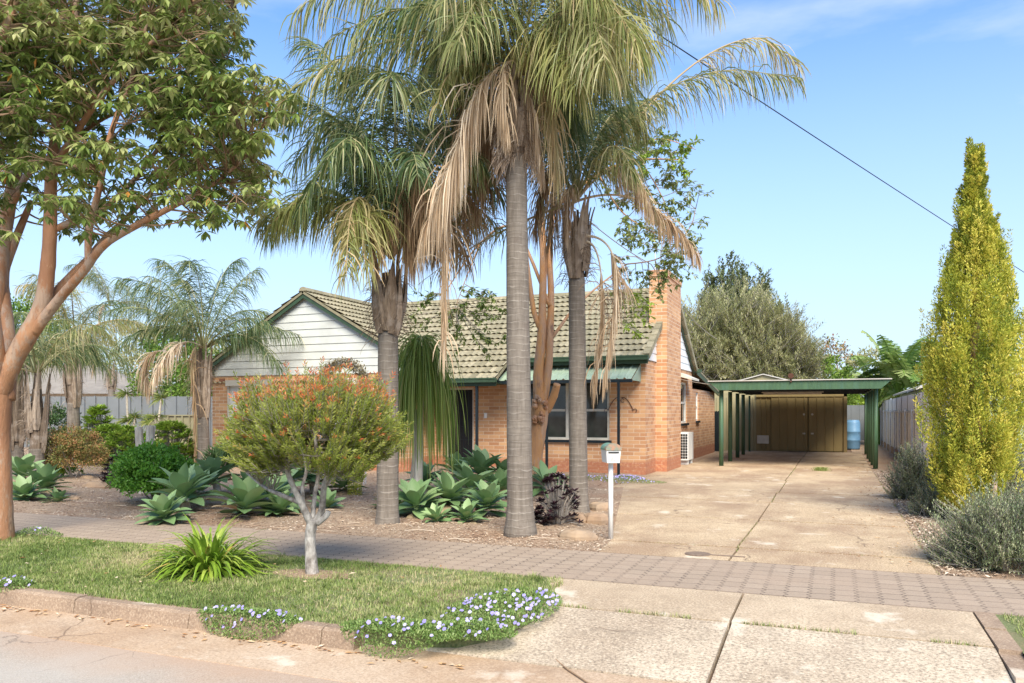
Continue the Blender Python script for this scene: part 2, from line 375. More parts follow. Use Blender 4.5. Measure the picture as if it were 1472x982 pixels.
def palmbark():
    m, n, b, o = newmat('palm_trunk'); v = objco(n)
    c = ramp(n, noise(n, objco(n, (22,22,2.5)), 1, 6, .65), [(.115,.093,.074), (.225,.19,.155)], [.3,.7])
    wv = n.nodes.new('ShaderNodeTexWave'); wv.bands_direction = 'Z'; wv.inputs['Scale'].default_value = 3.6
    wv.inputs['Distortion'].default_value = 2.6; wv.inputs['Detail'].default_value = 4; wv.inputs['Detail Scale'].default_value = 2
    n.links.new(v, wv.inputs[0])
    c = mixc(n, math_(n, 'MULTIPLY', maprange(n, wv.outputs[1], .92, .99, 0, .6), maprange(n, noise(n, v, 7, 3), .42, .6)), c, (.34,.30,.255))
    c = mixc(n, maprange(n, noise(n, v, 2.5, 5), .5, .7, 0, .6), c, (.24,.20,.16)); c = mixc(n, maprange(n, noise(n, objco(n, (3,3,45)), 1, 4, .6), .5, .66, 0, .5), c, (.10,.08,.062)); c = mixc(n, maprange(n, noise(n, objco(n, (1,1,1)), 3.3, 6, .7), .57, .66, 0, .6), c, (.13,.10,.08))
    n.links.new(c, b.inputs['Base Color']); b.inputs['Roughness'].default_value = .85
    bump(n, b, math_(n, 'ADD', math_(n, 'MULTIPLY', maprange(n, wv.outputs[1], .85, 1), .5), noise(n, objco(n, (22,22,3)), 1, 4)), .35, .012); return m
M['palmbark'] = palmbark()
def bootmat():
    m, n, b, o = newmat('leaf_base_fibre')
    a = n.nodes.new('ShaderNodeAttribute'); a.attribute_name = 'tint'
    c = ramp(n, a.outputs['Fac'], [(.13,.09,.06), (.27,.2,.14), (.42,.33,.25)])
    f = noise(n, objco(n, (40,40,3)), 1, 5, .7); c = mixc(n, maprange(n, f, .42, .6, 0, .7), c, (.09,.06,.04))
    c = mixc(n, maprange(n, noise(n, objco(n), 6, 5), .52, .66, 0, .6), c, (.36,.30,.25))
    n.links.new(c, b.inputs['Base Color']); b.inputs['Roughness'].default_value = .85; bump(n, b, f, .6, .012); return m
M['boot'] = bootmat()
M['fibre'] = leafmat('palm_fibre', [(.26,.18,.12), (.42,.32,.24), (.56,.47,.38)], .1, .8)
M['frond'] = leafmat('palm_leaf_green', [(.07,.115,.035), (.17,.21,.065), (.33,.33,.13), (.55,.46,.26)], .35, .4)
M['frond_dark'] = leafmat('palm_leaf_dark', [(.045,.09,.035), (.10,.155,.055), (.21,.25,.10), (.42,.39,.2)], .32, .4)
M['frond_yellow'] = leafmat('palm_leaf_yellowing', [(.16,.2,.045), (.3,.3,.1), (.46,.38,.18), (.56,.4,.22)], .3, .5)
M['frond_dead'] = leafmat('palm_leaf_dry', [(.36,.23,.13), (.54,.40,.26), (.66,.53,.38), (.75,.64,.49)], .25, .75)
M['frond_brown'] = leafmat('palm_leaf_brown', [(.18,.11,.06), (.34,.22,.12), (.50,.36,.22), (.36,.32,.16)], .25, .75)
M['gum'] = leafmat('broad_leaf', [(.10,.16,.035), (.21,.28,.07), (.38,.41,.15), (.58,.57,.30), (.5,.22,.05)], .38, .28, [0,.35,.7,.96,1])
M['twig'] = plain('twig', (.30,.19,.11), (.2,.13,.08), 10, .8, 0)
M['twig_grey'] = plain('grey_twig', (.33,.29,.25), (.22,.19,.16), 10, .8, .2)
M['bottle'] = leafmat('needle_leaf', [(.09,.125,.015), (.18,.22,.03), (.32,.34,.075), (.55,.2,.06), (.52,.10,.04)], .25, .5, [0,.3,.62,.8,1])
M['agave'] = leafmat('agave_leaf', [(.12,.225,.085), (.205,.32,.13), (.33,.44,.2), (.42,.32,.2)], .15, .5, [0,.5,.9,1])
M['agap'] = leafmat('strap_leaf', [(.13,.23,.02), (.25,.37,.04), (.40,.47,.09), (.5,.3,.1)], .3, .35, [0,.5,.88,1])
M['bush_green'] = leafmat('bright_bush_leaf', [(.07,.19,.02), (.15,.33,.04), (.27,.46,.08)], .3, .35)
M['bush_dark'] = leafmat('dark_bush_leaf', [(.02,.05,.015), (.05,.10,.03), (.12,.19,.06)], .2, .4)
M['bush_red'] = leafmat('red_bush_leaf', [(.10,.13,.03), (.24,.24,.07), (.42,.24,.10), (.52,.24,.12)], .25, .45)
M['lime'] = leafmat('lime_leaf', [(.12,.22,.02), (.26,.38,.05), (.42,.5,.1)], .35, .4)
M['purple'] = leafmat('dark_purple_leaf', [(.012,.006,.008), (.03,.013,.018), (.09,.04,.05)], .1, .3)
M['cypress'] = leafmat('golden_scale_leaf', [(.12,.17,.02), (.33,.37,.04), (.60,.57,.08), (.74,.62,.13)], .3, .6)
M['greybush'] = leafmat('grey_green_needle', [(.12,.165,.07), (.22,.27,.13), (.37,.40,.22), (.54,.48,.33)], .2, .6)
M['olivebush'] = leafmat('olive_grey_leaf', [(.20,.22,.085), (.34,.34,.15), (.46,.44,.22), (.58,.53,.32)], .35, .6)
M['conifer'] = leafmat('conifer_leaf', [(.08,.105,.04), (.14,.175,.07), (.25,.28,.13)], .2, .6)
M['bg_green'] = leafmat('far_green_leaf', [(.07,.15,.02), (.17,.28,.04), (.3,.38,.08)], .3, .6)
M['pony'] = leafmat('ponytail_leaf', [(.12,.2,.035), (.25,.34,.07), (.42,.45,.13), (.58,.48,.22)], .45, .45)
M['grass'] = leafmat('grass_blade', [(.12,.18,.04), (.23,.30,.07), (.36,.38,.15), (.52,.42,.25)], .3, .6)
M['gcover'] = leafmat('groundcover_leaf', [(.08,.15,.03), (.19,.29,.07), (.34,.41,.15)], .3, .5)
M['mauve'] = leafmat('mauve_petal', [(.32,.27,.66), (.46,.39,.78), (.64,.58,.85)], .3, .6)
M['litter'] = leafmat('litter_chip', [(.18,.11,.07), (.36,.25,.17), (.52,.41,.3), (.68,.58,.46)], 0, .9)
M['dryleaf'] = leafmat('dry_leaf', [(.30,.13,.05), (.52,.34,.17), (.72,.6,.44)], .2, .7)
M['yucca'] = leafmat('yucca_leaf', [(.10,.16,.03), (.24,.3,.07), (.4,.42,.14)], .2, .5)
M['banana'] = leafmat('banana_leaf', [(.10,.19,.04), (.22,.32,.08), (.36,.42,.16)], .35, .4)
M['vine'] = leafmat('dry_vine_leaf', [(.2,.17,.08), (.38,.32,.19), (.52,.44,.31)], .2, .7)
M['yellowplant'] = leafmat('yellow_succulent', [(.4,.42,.04), (.6,.6,.08), (.7,.7,.2)], .2, .5)
# ------------------------------------------------------------------ ground
def sheet(name, poly, z, m, sub=None):
    b = MB(); b.face([(x, y, z) for x, y in poly]); return tag(b.build(name, m), kind='structure')
sheet('ground', [(-900,-300),(900,-300),(900,1500),(-900,1500)], -.20, M['soil'])
sheet('road', [(-200,-8),(200,-8),(200,4.22),(-200,4.22)], -.13, M['asphalt'])
def slab(name, x0, x1, y0, y1, z, m, th=.12, z2=None):
    b = MB(); z2 = z if z2 is None else z2
    n = [(x0,y0,z-th),(x1,y0,z-th),(x1,y1,z2-th),(x0,y1,z2-th),(x0,y0,z),(x1,y0,z),(x1,y1,z2),(x0,y1,z2)]
    b.v = n
    for f in ((3,2,1,0),(4,5,6,7),(0,1,5,4),(1,2,6,5),(2,3,7,6),(3,0,4,7)): b.f.append(f); b.t.append(.5); b.m.append(0)
    return tag(b.build(name, m), kind='structure')
slab('gutter', -200, 200, 4.22, 4.95, -.126, M['gutter'], .05, -.118)
# garden bed / yard sheet with gentle unevenness
def uneven(name, x0, x1, y0, y1, nx, ny, fn, m):
    b = MB()
    for j in range(ny + 1):
        for i in range(nx + 1):
            x = x0 + (x1-x0)*i/nx; y = y0 + (y1-y0)*j/ny; b.v.append((x, y, fn(x, y)))
    for j in range(ny):
        for i in range(nx):
            a = j*(nx+1)+i; b.f.append((a, a+1, a+nx+2, a+nx+1)); b.t.append(.5); b.m.append(0)
    return tag(b.build(name, m, smooth=True), kind='structure')
def lx(y): return -2.42 + (-4.02 + 2.42) * max(0, (y - 9.0)) / 7.05 if y < 16.1 else -4.02
def bed_h(x, y):
    e = min(1, max(0, (y - 8.6) / .5)) * min(1, max(0, (lx(y) - .3 - x) / .4))
    if x > lx(y) + .3: return -.06
    return -.003 + e * (.03 + .035 * sin(x*1.7+1) * sin(y*1.3) + .015 * sin(x*6.1) * sin(y*5.3))
uneven('garden_bed', -45, -2.3, 8.52, 60, 300, 260, bed_h, M['mulch'])
sheet('yard', [(-900,60),(900,60),(900,1500),(-900,1500)], -.02, M['soil'])
sheet('side_bed', [(.6,8.52),(40,8.52),(40,60),(.6,60)], -.012, M['mulch'])
sheet('soil_under_driveway', [(-4.4,8.53),(.6,8.53),(.6,60),(-4.4,60)], -.035, M['soil'])
# footpath
b = MB(); b.box(-60, 40, 7.06, 8.53, -.1, .006); tag(b.build('footpath', M['paver']), kind='structure')
# verge lawn
LAWN = [(-40,4.93),(-3.1,4.93),(-2.8,4.95),(-2.45,5.05),(-2.22,5.3),(-2.12,5.75),(-2.25,6.4),(-2.45,7.06),(-40,7.06)]
b = MB(); b.prism([Vector((x,y,-.12)) for x, y in LAWN], (0,0,.122)); tag(b.build('lawn', M['lawn']), kind='structure')
sheet('right_verge', [(1.12,4.95),(40,4.95),(40,7.06),(1.12,7.06)], .0, M['lawn'])
# kerb stones
b = MB(); x = -40.0
while x < -3.15:
    x1 = min(x + 1.22, -3.12); jz = ru(-.006, .006)
    b.prism([Vector((x+.004,4.77,-.13)), Vector((x+.004,4.925,-.13)), Vector((x+.004,4.925,.004+jz)), Vector((x+.004,4.82,.006+jz)), Vector((x+.004,4.79,-.012+jz))], (x1-x-.008,0,0)); x = x1
x = 1.6
while x < 30:
    b.prism([Vector((x,4.77,-.13)), Vector((x,4.925,-.13)), Vector((x,4.925,.004)), Vector((x,4.82,.006)), Vector((x,4.79,-.012))], (1.2,0,0)); x += 1.21
tag(b.build('kerb', M['kerb']), kind='structure')
b = MB(); y = 4.97
while y < 7.0:
    b.box(.99, 1.125, y, min(y+.52, 7.05), -.1, .012 - .10*max(0,(6.2-y))/2.0); y += .53
tag(b.build('edging_kerb', M['kerb']), kind='structure')
# driveway slabs (gaps show the soil below)
b = MB()
def quadslab(b, pts, z0, zt): b.prism([Vector((x, y, z0)) for x, y in pts], (0,0,zt - z0))
def lx(y): return -2.42 + (-4.02 + 2.42) * max(0, (y - 9.0)) / 7.05 if y < 16.1 else -4.02
ys = [8.54, 9.42, 11.9, 14.3, 16.1, 18.9, 23.2, 27.8, 33.2]
for i in range(len(ys)-1):
    a, c = ys[i] + .028, ys[i+1] - .028
    xl0, xl1 = (lx(a), lx(c))
    if a > 16: xl0 = xl1 = -4.28
    if a > 22: xl0 = xl1 = -4.0
    xm0, xm1 = -1.02 + ru(-.03,.03), -1.02 + ru(-.03,.03)
    quadslab(b, [(xl0,a),(xm0-.012,a),(xm1-.012,c),(xl1,c)], -.1, .004 + ru(-.003,.004))
    quadslab(b, [(xm0+.012,a),(.9,a),(.9,c),(xm1+.012,c)], -.1, .004 + ru(-.003,.004))
tag(b.build('driveway', M['drive']), kind='structure')
b = MB()
def sl(b, x0,x1,y0,y1):
    z = lambda y: .004 - .115 * max(0, (6.3 - y)) / 1.35
    n = len(b.v); b.v += [(x0,y0,z(y0)-.1),(x1,y0,z(y0)-.1),(x1,y1,z(y1)-.1),(x0,y1,z(y1)-.1),(x0,y0,z(y0)),(x1,y0,z(y0)),(x1,y1,z(y1)),(x0,y1,z(y1))]
    for f in ((3,2,1,0),(4,5,6,7),(0,1,5,4),(1,2,6,5),(2,3,7,6),(3,0,4,7)): b.f.append(tuple(n+i for i in f)); b.t.append(.5); b.m.append(b.mi)
b.mi = 1; sl(b, -2.44,-.735,6.13,7.05); sl(b, -.715,.98,6.13,7.05)
b.mi = 0; sl(b, -2.75,-.735,4.96,6.10); sl(b, -.708,.98,4.96,6.10)
tag(b.build('driveway_apron', [M['apron'], M['smooth_conc']]), kind='structure')
sheet('soil_under_apron', [(-2.5,4.9),(1.7,4.9),(1.7,7.06),(-2.5,7.06)], -.14, M['soil'])
# gutter cover + drain lid
b = MB(); c = G(1003, 797); 
for k, (r0, z) in enumerate(((.14,.008),(.12,.012))):
    pts = [Vector((c.x + r0*cos(q*pi/12), c.y + r0*sin(q*pi/12), .0)) for q in range(24)]
    b.prism(pts, (0,0,z))
b.box(c.x+.14, c.x+.5, c.y-.02, c.y+.015, .0, .009)
tag(b.build('drain_lid', M['lid_iron'], loc=None), 'round rusty drain lid set in the driveway near the footpath', 'drain lid')
# ------------------------------------------------------------------ house
HX = Vector((-4.31, 19.4, 0))
house = empty('brick_house', (-10.0, 19.4, 0), 'low orange brick house with green-grey tiled roof, pale gable and tall brick chimney', 'house')
HO = house.location
def wallgrid(b, axis, c0, c1, a0, a1, z0, z1, holes):
    xs = sorted({a0, a1, *[h[0] for h in holes], *[h[1] for h in holes]}); zs = sorted({z0, z1, *[h[2] for h in holes], *[h[3] for h in holes]})
    for i in range(len(xs)-1):
        for j in range(len(zs)-1):
            mx, mz = (xs[i]+xs[i+1])/2, (zs[j]+zs[j+1])/2
            if any(h[0] < mx < h[1] and h[2] < mz < h[3] for h in holes): continue
            if axis == 'x': b.box(xs[i], xs[i+1], c0, c1, zs[j], zs[j+1])
            else: b.box(c0, c1, xs[i], xs[i+1], zs[j], zs[j+1])
FW = (-7.45, -5.22, .84, 2.34); DR = (-9.79, -8.94, .12, 2.2)
b = MB(); wallgrid(b, 'x', 19.4, 19.62, -10.15, -4.31, -.05, 2.83, [FW, DR]); b.build('front_wall', M['brick'], house)
SW1 = (24.1, 25.3, 1.2, 2.45); SW2 = (27.06, 27.6, 1.25, 2.2)
b = MB(); wallgrid(b, 'y', -4.53, -4.312, 19.622, 26.3, -.05, 2.83, [SW1]); wallgrid(b, 'y', -4.53, -4.312, 26.3, 31.3, -.05, 2.3, [SW2]); b.build('side_wall', M['brick'], house)
W1 = (-15.98, -14.5, .9, 2.3); W2 = (-12.55, -11.6, .9, 2.3)
b = MB(); wallgrid(b, 'x', 18.1, 18.32, -16.6, -10.15, -.05, 2.56, [W1, W2]); b.box(-10.37,-10.152,18.322,19.62,-.05,2.56); b.box(-16.6,-16.38,18.322,31.3,-.05,2.56)
b.box(-16.6,-4.31,31.302,31.5,-.05,2.3)
b.build('wing_wall', M['brick'], house)
# vents
for (x, z) in ((-16.25,2.44),(-12.9,2.45),(-8.3,2.5)):
    b = MB(); y = 18.1 if x < -10 else 19.4
    b.box(x-.11,x+.11,y-.006,y+.01,z-.06,z+.06); 
    b.build('wall_vent', M['vent'], house)
# tiled slopes
def tiled(b, O, A, S, la, ls, nrm, tw=.165, th=.335, thick=.06):
    nx = int(la / .0275); nc = int(math.ceil(ls / th))
    rowtint = {}
    for c in range(nc):
        s0 = c * th; s1 = min(ls, s0 + th)
        tl = [ru(0, 1) for _ in range(int(la/tw) + 2)]
        base = len(b.v); off = (c % 2) * .5 + .12*rnd()
        for i in range(nx + 1):
            x = la * i / nx; ph = 2*pi*(x/tw + off); wv = .5 + .5*cos(ph); sc = .022 * (.5 - .5*cos(ph))
            j = ru(-.002, .002)
            for s, h in ((s0 - sc + .03, -.01 + wv*.012), (s0 - sc - .035, .040 + wv*.024 + j), (s1, .004 + wv*.016)):
                b.v.append(tuple(O + A*x + S*s + nrm*h))
        for i in range(nx):
            t = tl[min(len(tl)-1, int(((i+.5)*la/nx)/tw + off))]
            for r in range(2):
                k = base + i*3 + r; b.f.append((k, k+3, k+4, k+1)); b.t.append(t); b.m.append(0)
    p = [O, O + A*la, O + A*la + S*ls, O + S*ls]
    b.prism([q - nrm*.012 for q in p], -nrm*thick, .3)
RZ, RY, SL = 5.0, 22.65, .58
sf = Vector((0, 1, SL)).normalized(); nf = Vector((0, -SL, 1)).normalized()
sb_ = Vector((0, -1, SL)).normalized(); nb = Vector((0, SL, 1)).normalized()
b = MB(); k = math.sqrt(1 + SL*SL)
tiled(b, Vector((-17, 18.1, RZ - SL*(RY-18.1))), Vector((1,0,0)), sf, 17-7.75, (RY-18.1)*k, nf)
tiled(b, Vector((-7.75, 19.0, RZ - SL*(RY-19.0))), Vector((1,0,0)), sf, 7.75-4.2, (RY-19.0)*k, nf)
tiled(b, Vector((-4.2, 26.3, RZ - SL*(26.3-RY))), Vector((-1,0,0)), sb_, 12.8, (26.3-RY)*k, nb)
# lean-to
s2 = Vector((0,-1,.12)).normalized(); n2 = Vector((0,.12,1)).normalized()
tiled(b, Vector((-4.15, 31.6, 2.36)), Vector((-1,0,0)), s2, 12.8, 5.3, n2)
# wing
WX, WZ = -13.35, 4.83; EH = 3.55
s3 = Vector((-1, 0, SL)).normalized(); n3 = Vector((SL, 0, 1)).normalized(); s4 = Vector((1,0,SL)).normalized(); n4 = Vector((-SL,0,1)).normalized()
tiled(b, Vector((WX+EH, 17.93, WZ-SL*EH)), Vector((0,1,0)), s3, 4.6, EH*k, n3)
tiled(b, Vector((WX-EH, 22.5, WZ-SL*EH)), Vector((0,-1,0)), s4, 22.5-17.93, EH*k, n4)
# ridge caps
def ridge(p0, p1):
    n = max(2, int((p1-p0).length/.4)); d = (p1-p0)/n
    for i in range(n):
        a = p0 + d*i; t = rnd()
        side = d.normalized().cross(UP)
        pr = [a + side*.13 - UP*.05, a + side*.09 + UP*.035, a + UP*.065, a - side*.09 + UP*.035, a - side*.13 - UP*.05]
        b.prism(pr, d*1.03 + UP*.0, t)
ridge(Vector((-17, RY, RZ+.03)), Vector((-4.2, RY, RZ+.03)))
ridge(Vector((WX, 17.93, WZ+.04)), Vector((WX, 22.4, WZ+.04)))
def rakecap(p0, p1):
    n = int((p1-p0).length/.33); d = (p1-p0)/n; side = Vector((1,0,0)) if abs(d.x) < .01 else Vector((0,1,0)); up = d.normalized().cross(side); up = up if up.z > 0 else -up
    for i in range(n):
        a = p0 + d*i + up*(.0); b.prism([a - side*.09 - up*.09, a - side*.09 + up*.055, a + side*.07 + up*.055, a + side*.07 - up*.09], d*1.02 + up*-.012, rnd())
rakecap(Vector((-4.2,19.0,RZ-SL*(RY-19.0)+.02)), Vector((-4.2,RY,RZ+.02))); rakecap(Vector((-4.2,26.3,RZ-SL*(26.3-RY)+.02)), Vector((-4.2,RY,RZ+.02)))
b.build('roof', M['tile'], house)
# gable boards
def boards(name, mat, axis, c, apexa, apexz, half, zb, step=.205, out=-1, slope=SL):
    b = MB(); z = zb
    while z < apexz - .06:
        z1 = min(z + step, apexz - .02)
        w0 = min(half, (apexz - z)/slope); w1 = max(.02, (apexz - z1)/slope); w1 = min(w1, half)
        def pt(a, o, zz): return Vector((a, c + out*o, zz)) if axis == 'x' else Vector((c - out*o, a, zz))
        f = [pt(apexa-w0, .030, z), pt(apexa+w0, .030, z), pt(apexa+w1, .012, z1), pt(apexa-w1, .012, z1)]
        b.face(f, rnd()); b.face([pt(apexa-w0,-.02,z), pt(apexa+w0,-.02,z), pt(apexa+w0,.030,z), pt(apexa-w0,.030,z)], .5)
        z = z1
    b.face([pt(apexa-half,-.02,zb), pt(apexa+half,-.02,zb), pt(apexa,-.02,apexz)])
    return b.build(name, mat, house)
boards('gable_boards', M['board_grey'], 'x', 18.1, WX, WZ-.10, 3.42, 2.565)
boards('gable_boards', M['board_white'], 'y', -4.312, RY, RZ-.10, 3.55, 2.84, out=-1)
# barge boards + gutters
b = MB()
def bargeX(ax, az, half, y, sg):
    p0 = Vector((ax, y, az-.03)); p1 = Vector((ax + sg*half, y, az-.03 - SL*half)); b.prism([p0, p1, p1 - UP*.17, p0 - UP*.17], (0,.03,0))
bargeX(WX, WZ, EH, 17.955, 1); bargeX(WX, WZ, EH, 17.955, -1)
b.build('barge_board', M['frame_green'], house)
b = MB()
def bargeY(sg, half):
    p0 = Vector((-4.23, RY, RZ-.03)); p1 = Vector((-4.23, RY + sg*half, RZ-.03-SL*half)); b.prism([p0, p1, p1-UP*.15, p0-UP*.15], (-.03,0,0))
bargeY(-1, 3.6); bargeY(1, 3.6)
b.build('barge_board', M['frame_green'], house)
for (x0,x1,y,z) in ((-7.75,-4.14,18.9,2.80),(-9.9,-7.72,18.0,2.275)):
    b = MB(); b.box(x0,x1,y,y+.12,z,z+.10); b.box(x0,x1,y-.012,y+.0,z+.075,z+.112); b.build('gutter_rail', M['frame_green'], house)
    b = MB(); b.box(x0+.02,x1-.03,y+.125,y+.155,z-.09,z+.06); b.box(x0+.02,x1-.03,y+.157,19.4,z-.02,z-.005); b.build('fascia', M['frame_green'], house)
b = MB(); b.box(-16.98,-16.86,17.95,22,2.70,2.8); b.box(-16.855,-16.45,17.96,18.0,2.60,2.74); b.build('gutter_rail', M['frame_green'], house)
b = MB(); b.box(-4.22,-4.0,26.2,26.32,2.82,2.92); b.box(-4.22,-4.05,31.5,31.62,2.26,2.36)
p0 = Vector((-4.2,26.4,2.9)); p1 = Vector((-4.2,31.6,2.3)); b.prism([p0,p1,p1-UP*.14,p0-UP*.14],(.04,0,0)); b.build('gutter_rail', M['frame_green'], house)
# chimney
b = MB(); b.box(-4.48,-4.02,20.6,22.6,-.05,5.06); b.box(-4.505,-3.995,20.575,22.625,5.062,5.22)
ch = b.build('chimney', M['brick'], house)
b = MB(); b.box(-4.40,-4.12,20.9,22.3,5.222,5.235); b.build('flue', M['dark_paint'], ch)
b = MB(); p = Vector((-4.45,21.2,5.2)); b.tube([p, p+UP*.95], .014, 6); b.build('antenna_mast', M['galv'], house)
# windows
def window(rect, y, axis='x', cols=2, mat='cream_paint', sash=True, c=0):
    x0,x1,z0,z1 = rect; fr = MB()
    def bb(m, a0,a1,d0,d1,zz0,zz1):
        if axis == 'x': m.box(a0,a1,y+d0,y+d1,zz0,zz1)
        else: m.box(y-d1,y-d0,a0,a1,zz0,zz1)
    fr_w = .06
    bb(fr,x0,x1,.03,.11,z0,z0+fr_w); bb(fr,x0,x1,.03,.11,z1-fr_w,z1)
    cw = (x1-x0)/cols
    for i in range(cols+1):
        a = x0 + cw*i; a0 = max(x0, a-fr_w*.6) if i else x0; a1 = min(x1, a+fr_w*.6) if i < cols else x1
        if i == 0: a1 = x0+fr_w
        if i == cols: a0 = x1-fr_w
        bb(fr,a0,a1,.032,.108,z0+fr_w,z1-fr_w)
    if sash:
        for i in range(cols): bb(fr, x0+cw*i+fr_w, x0+cw*(i+1)-fr_w, .04,.09, (z0+z1)/2-.03,(z0+z1)/2+.03)
    w_ = fr.build('window', M[mat], house)
    for i in range(cols):
        g = MB(); bb(g, x0+cw*i+.02, x0+cw*(i+1)-.02, .075,.082, z0+.02, z1-.02); g.build('pane', M['glass'], w_)
    s = MB(); bb(s, x0-.06,x1+.06,-.06,.03,z0-.07,z0-.002); s.build('sill', M['dark_paint'], w_)
    return w_
window(FW, 19.4); 
window(SW1, -4.312, 'y', 1, 'white_paint'); window(SW2, -4.312, 'y', 1, 'white_paint')
for r in (W1, W2):
    f = MB(); f.box(r[0],r[1],18.13,18.17,r[2],r[3]); w_ = f.build('window', M['cream_paint'], house)
    s = MB(); z = r[2]
    while z < r[3]-.02:
        s.box(r[0]+.02, r[1]-.02, 18.095-.0, 18.128, z, z+.046); z += .05
    s.build('roller_shutter', M['board_white'], w_)
    s = MB(); s.box(r[0]-.04,r[1]+.04,17.97,18.098,r[3]-.02,r[3]+.14); s.build('shutter_box', M['cream_paint'], w_)
    for q_ in (r[0]-.04, r[1]-.018): s = MB(); s.box(q_,q_+.058,18.05,18.098,r[2],r[3]-.021); s.build('shutter_guide', M['cream_paint'], w_)
# hood over side window
b = MB(); b.prism([Vector((-4.31,24.0,2.72)),Vector((-4.31,24.0,2.60)),Vector((-3.95,24.0,2.5)),Vector((-3.95,24.0,2.56))],(0,1.4,0)); b.build('window_hood', M['cream_paint'], house)
# door
b = MB(); b.box(DR[0]+.06,DR[1]-.06,19.5,19.54,.15,2.14); dr = b.build('door', M['black'], house)
b = MB()
for (a0,a1,z0,z1) in ((DR[0],DR[0]+.058,.12,2.2),(DR[1]-.058,DR[1],.12,2.2),(DR[0]+.06,DR[1]-.06,2.142,2.2)): b.box(a0,a1,19.45,19.56,z0,z1)
b.build('door_frame', M['cream_paint'], dr)
b = MB()
for i in range(9):
    b.tube([(DR[0]+.1+i*.08,19.495,.25),(DR[0]+.1+i*.08,19.495,2.1)], .006, 4)
for z in (.25,.8,1.15,2.1): b.tube([(DR[0]+.08,19.49,z),(DR[1]-.08,19.49,z)], .008, 4)
b.build('security_grille', M['dark_paint'], dr)
b = MB(); b.box(-10.15,-7.9,18.25,19.4,-.02,.11); b.build('porch_step', M['kerb'], house)
b = MB(); b.box(-8.32,-8.26,18.15,18.21,.0,2.27); b.build('porch_post', M['dark_paint'], house)
b = MB(); b.box(-8.62,-8.54,19.35,19.398,1.38,1.52); b.build('door_light', M['white_paint'], house)
# scroll ornament on wall
b = MB(); oc = Vector((-4.93,19.38,1.78))
for sg in (-1,1):
    pts = [oc + Vector((sg*(.02+.3*t), 0, .12 - .42*t*t + .1*t)) for t in [i/8 for i in range(9)]]
    b.tube(pts, .009, 5)
    e = pts[-1]; b.tube([e + Vector((sg*.045*(1-cos(q)), 0, .045*sin(q))) for q in [i*pi/5 for i in range(8)]], .008, 5)
    e = oc + Vector((sg*.05,0,.05)); b.tube([e + Vector((sg*.04*cos(q),0,.05*sin(q))) for q in [i*pi/5 for i in range(10)]], .007, 5)
tag(b.build('wall_ornament', M['rust'], loc=None), 'small curled iron ornament on the brick wall right of the front window', 'wall ornament')
# ------------------------------------------------------------------ awning (part of the house)
b = MB(); x0, x1 = -7.85, -4.42; ya, za, yb, zb = 19.39, 2.74, 18.48, 2.33
N = 140
for i in range(N+1):
    x = x0 + (x1-x0)*i/N; ph = (x - x0) % .19; h = .028 if ph < .035 else 0.0
    b.v += [(x, ya, za+h), (x, yb, zb+h), (x, yb, zb+h-.006)]
for i in range(N):
    k_ = i*3; b.f.append((k_, k_+1, k_+4, k_+3)); b.f.append((k_+1, k_+2, k_+5, k_+4)); b.t += [.5,.5]; b.m += [0,0]
aw = b.build('awning', M['aw_green'], house)
b = MB(); b.face([(x1,ya,za),(x1,yb,zb),(x1,yb,zb-.04),(x1,ya,zb-.04)]); b.face([(x0,ya,za),(x0,yb,zb),(x0,yb,zb-.04),(x0,ya,zb-.04)]); b.build('end_panel', M['aw_green'], aw)
b = MB(); b.box(x0,x1,yb-.02,yb+.02,zb-.085,zb-.012); b.build('front_rail', M['dark_paint'], aw)
for x in (-4.75, -6.55): b = MB(); b.box(x-.03,x+.03,yb-.018,yb+.032,0,zb-.087); b.build('awning_post', M['dark_paint'], aw)
# ------------------------------------------------------------------ air conditioner
ac = empty('air_conditioner', (-4.15, 24.1, 0), 'white air conditioner unit beside the brick side wall of the house', 'air conditioner')
b = MB(); b.box(-4.29,-3.98,23.6,24.5,.13,.94); b.build('casing', M['ac_white'], ac)
b = MB()
for i in range(4):
    for j in range(9): b.box(-4.27+i*.07,-4.215+i*.07,23.585,23.6-.002,.18+j*.082,.24+j*.082)
b.build('grille', M['black'], ac)
b = MB(); b.box(-4.29,-3.99,23.7,23.76,0,.128); b.box(-4.29,-3.99,24.34,24.4,0,.128); b.build('bracket', M['galv'], ac)
b = MB(); b.box(-3.978,-3.972,24.1,24.11,.15,.92); b.build('panel_seam', M['galv'], ac)
# ------------------------------------------------------------------ carport
cp = empty('carport', (-1, 23.3, 0), 'open green timber carport with flat roof over the driveway', 'carport')
b = MB(); b.prism([Vector((-3.35,23.15,2.40)),Vector((1.38,23.15,2.40)),Vector((1.12,23.15,2.16)),Vector((-3.05,23.15,2.16))],(0,.05,0)); b.build('front_beam', M['post_green'], cp)
b = MB(); b.box(-3.35,1.38,23.1,32.6,2.402,2.43); b.build('roof_sheet', M['roof_white'], cp)
b = MB()
for y in (25.3,27.5,29.7,31.9): b.box(-3.2,1.2,y-.03,y+.03,2.2,2.37)
b.build('rafter', M['dark_paint'], cp)
for x in (-3.03,1.02):
    b = MB(); b.box(x-.03,x+.03,23.22,32.5,2.2,2.395); b.build('side_beam', M['post_green'], cp)
ly = [23.45,25.7,27.9,29.9,32.4]; ry = [23.95,25.6,27.2,28.9,31.8]
for i in range(5):
    for x, y in ((-3.02-.02*i, ly[i]), (1.02, ry[i])):
        r_ = .065 if i < 4 else .04
        b = MB(); b.tube([(x, y, 0), (x, y, 1.1), (x, y, 2.17)], [r_, r_*.98, r_*.96], 12, wob=.02); b.build('post', M['post_green'], cp, smooth=True)
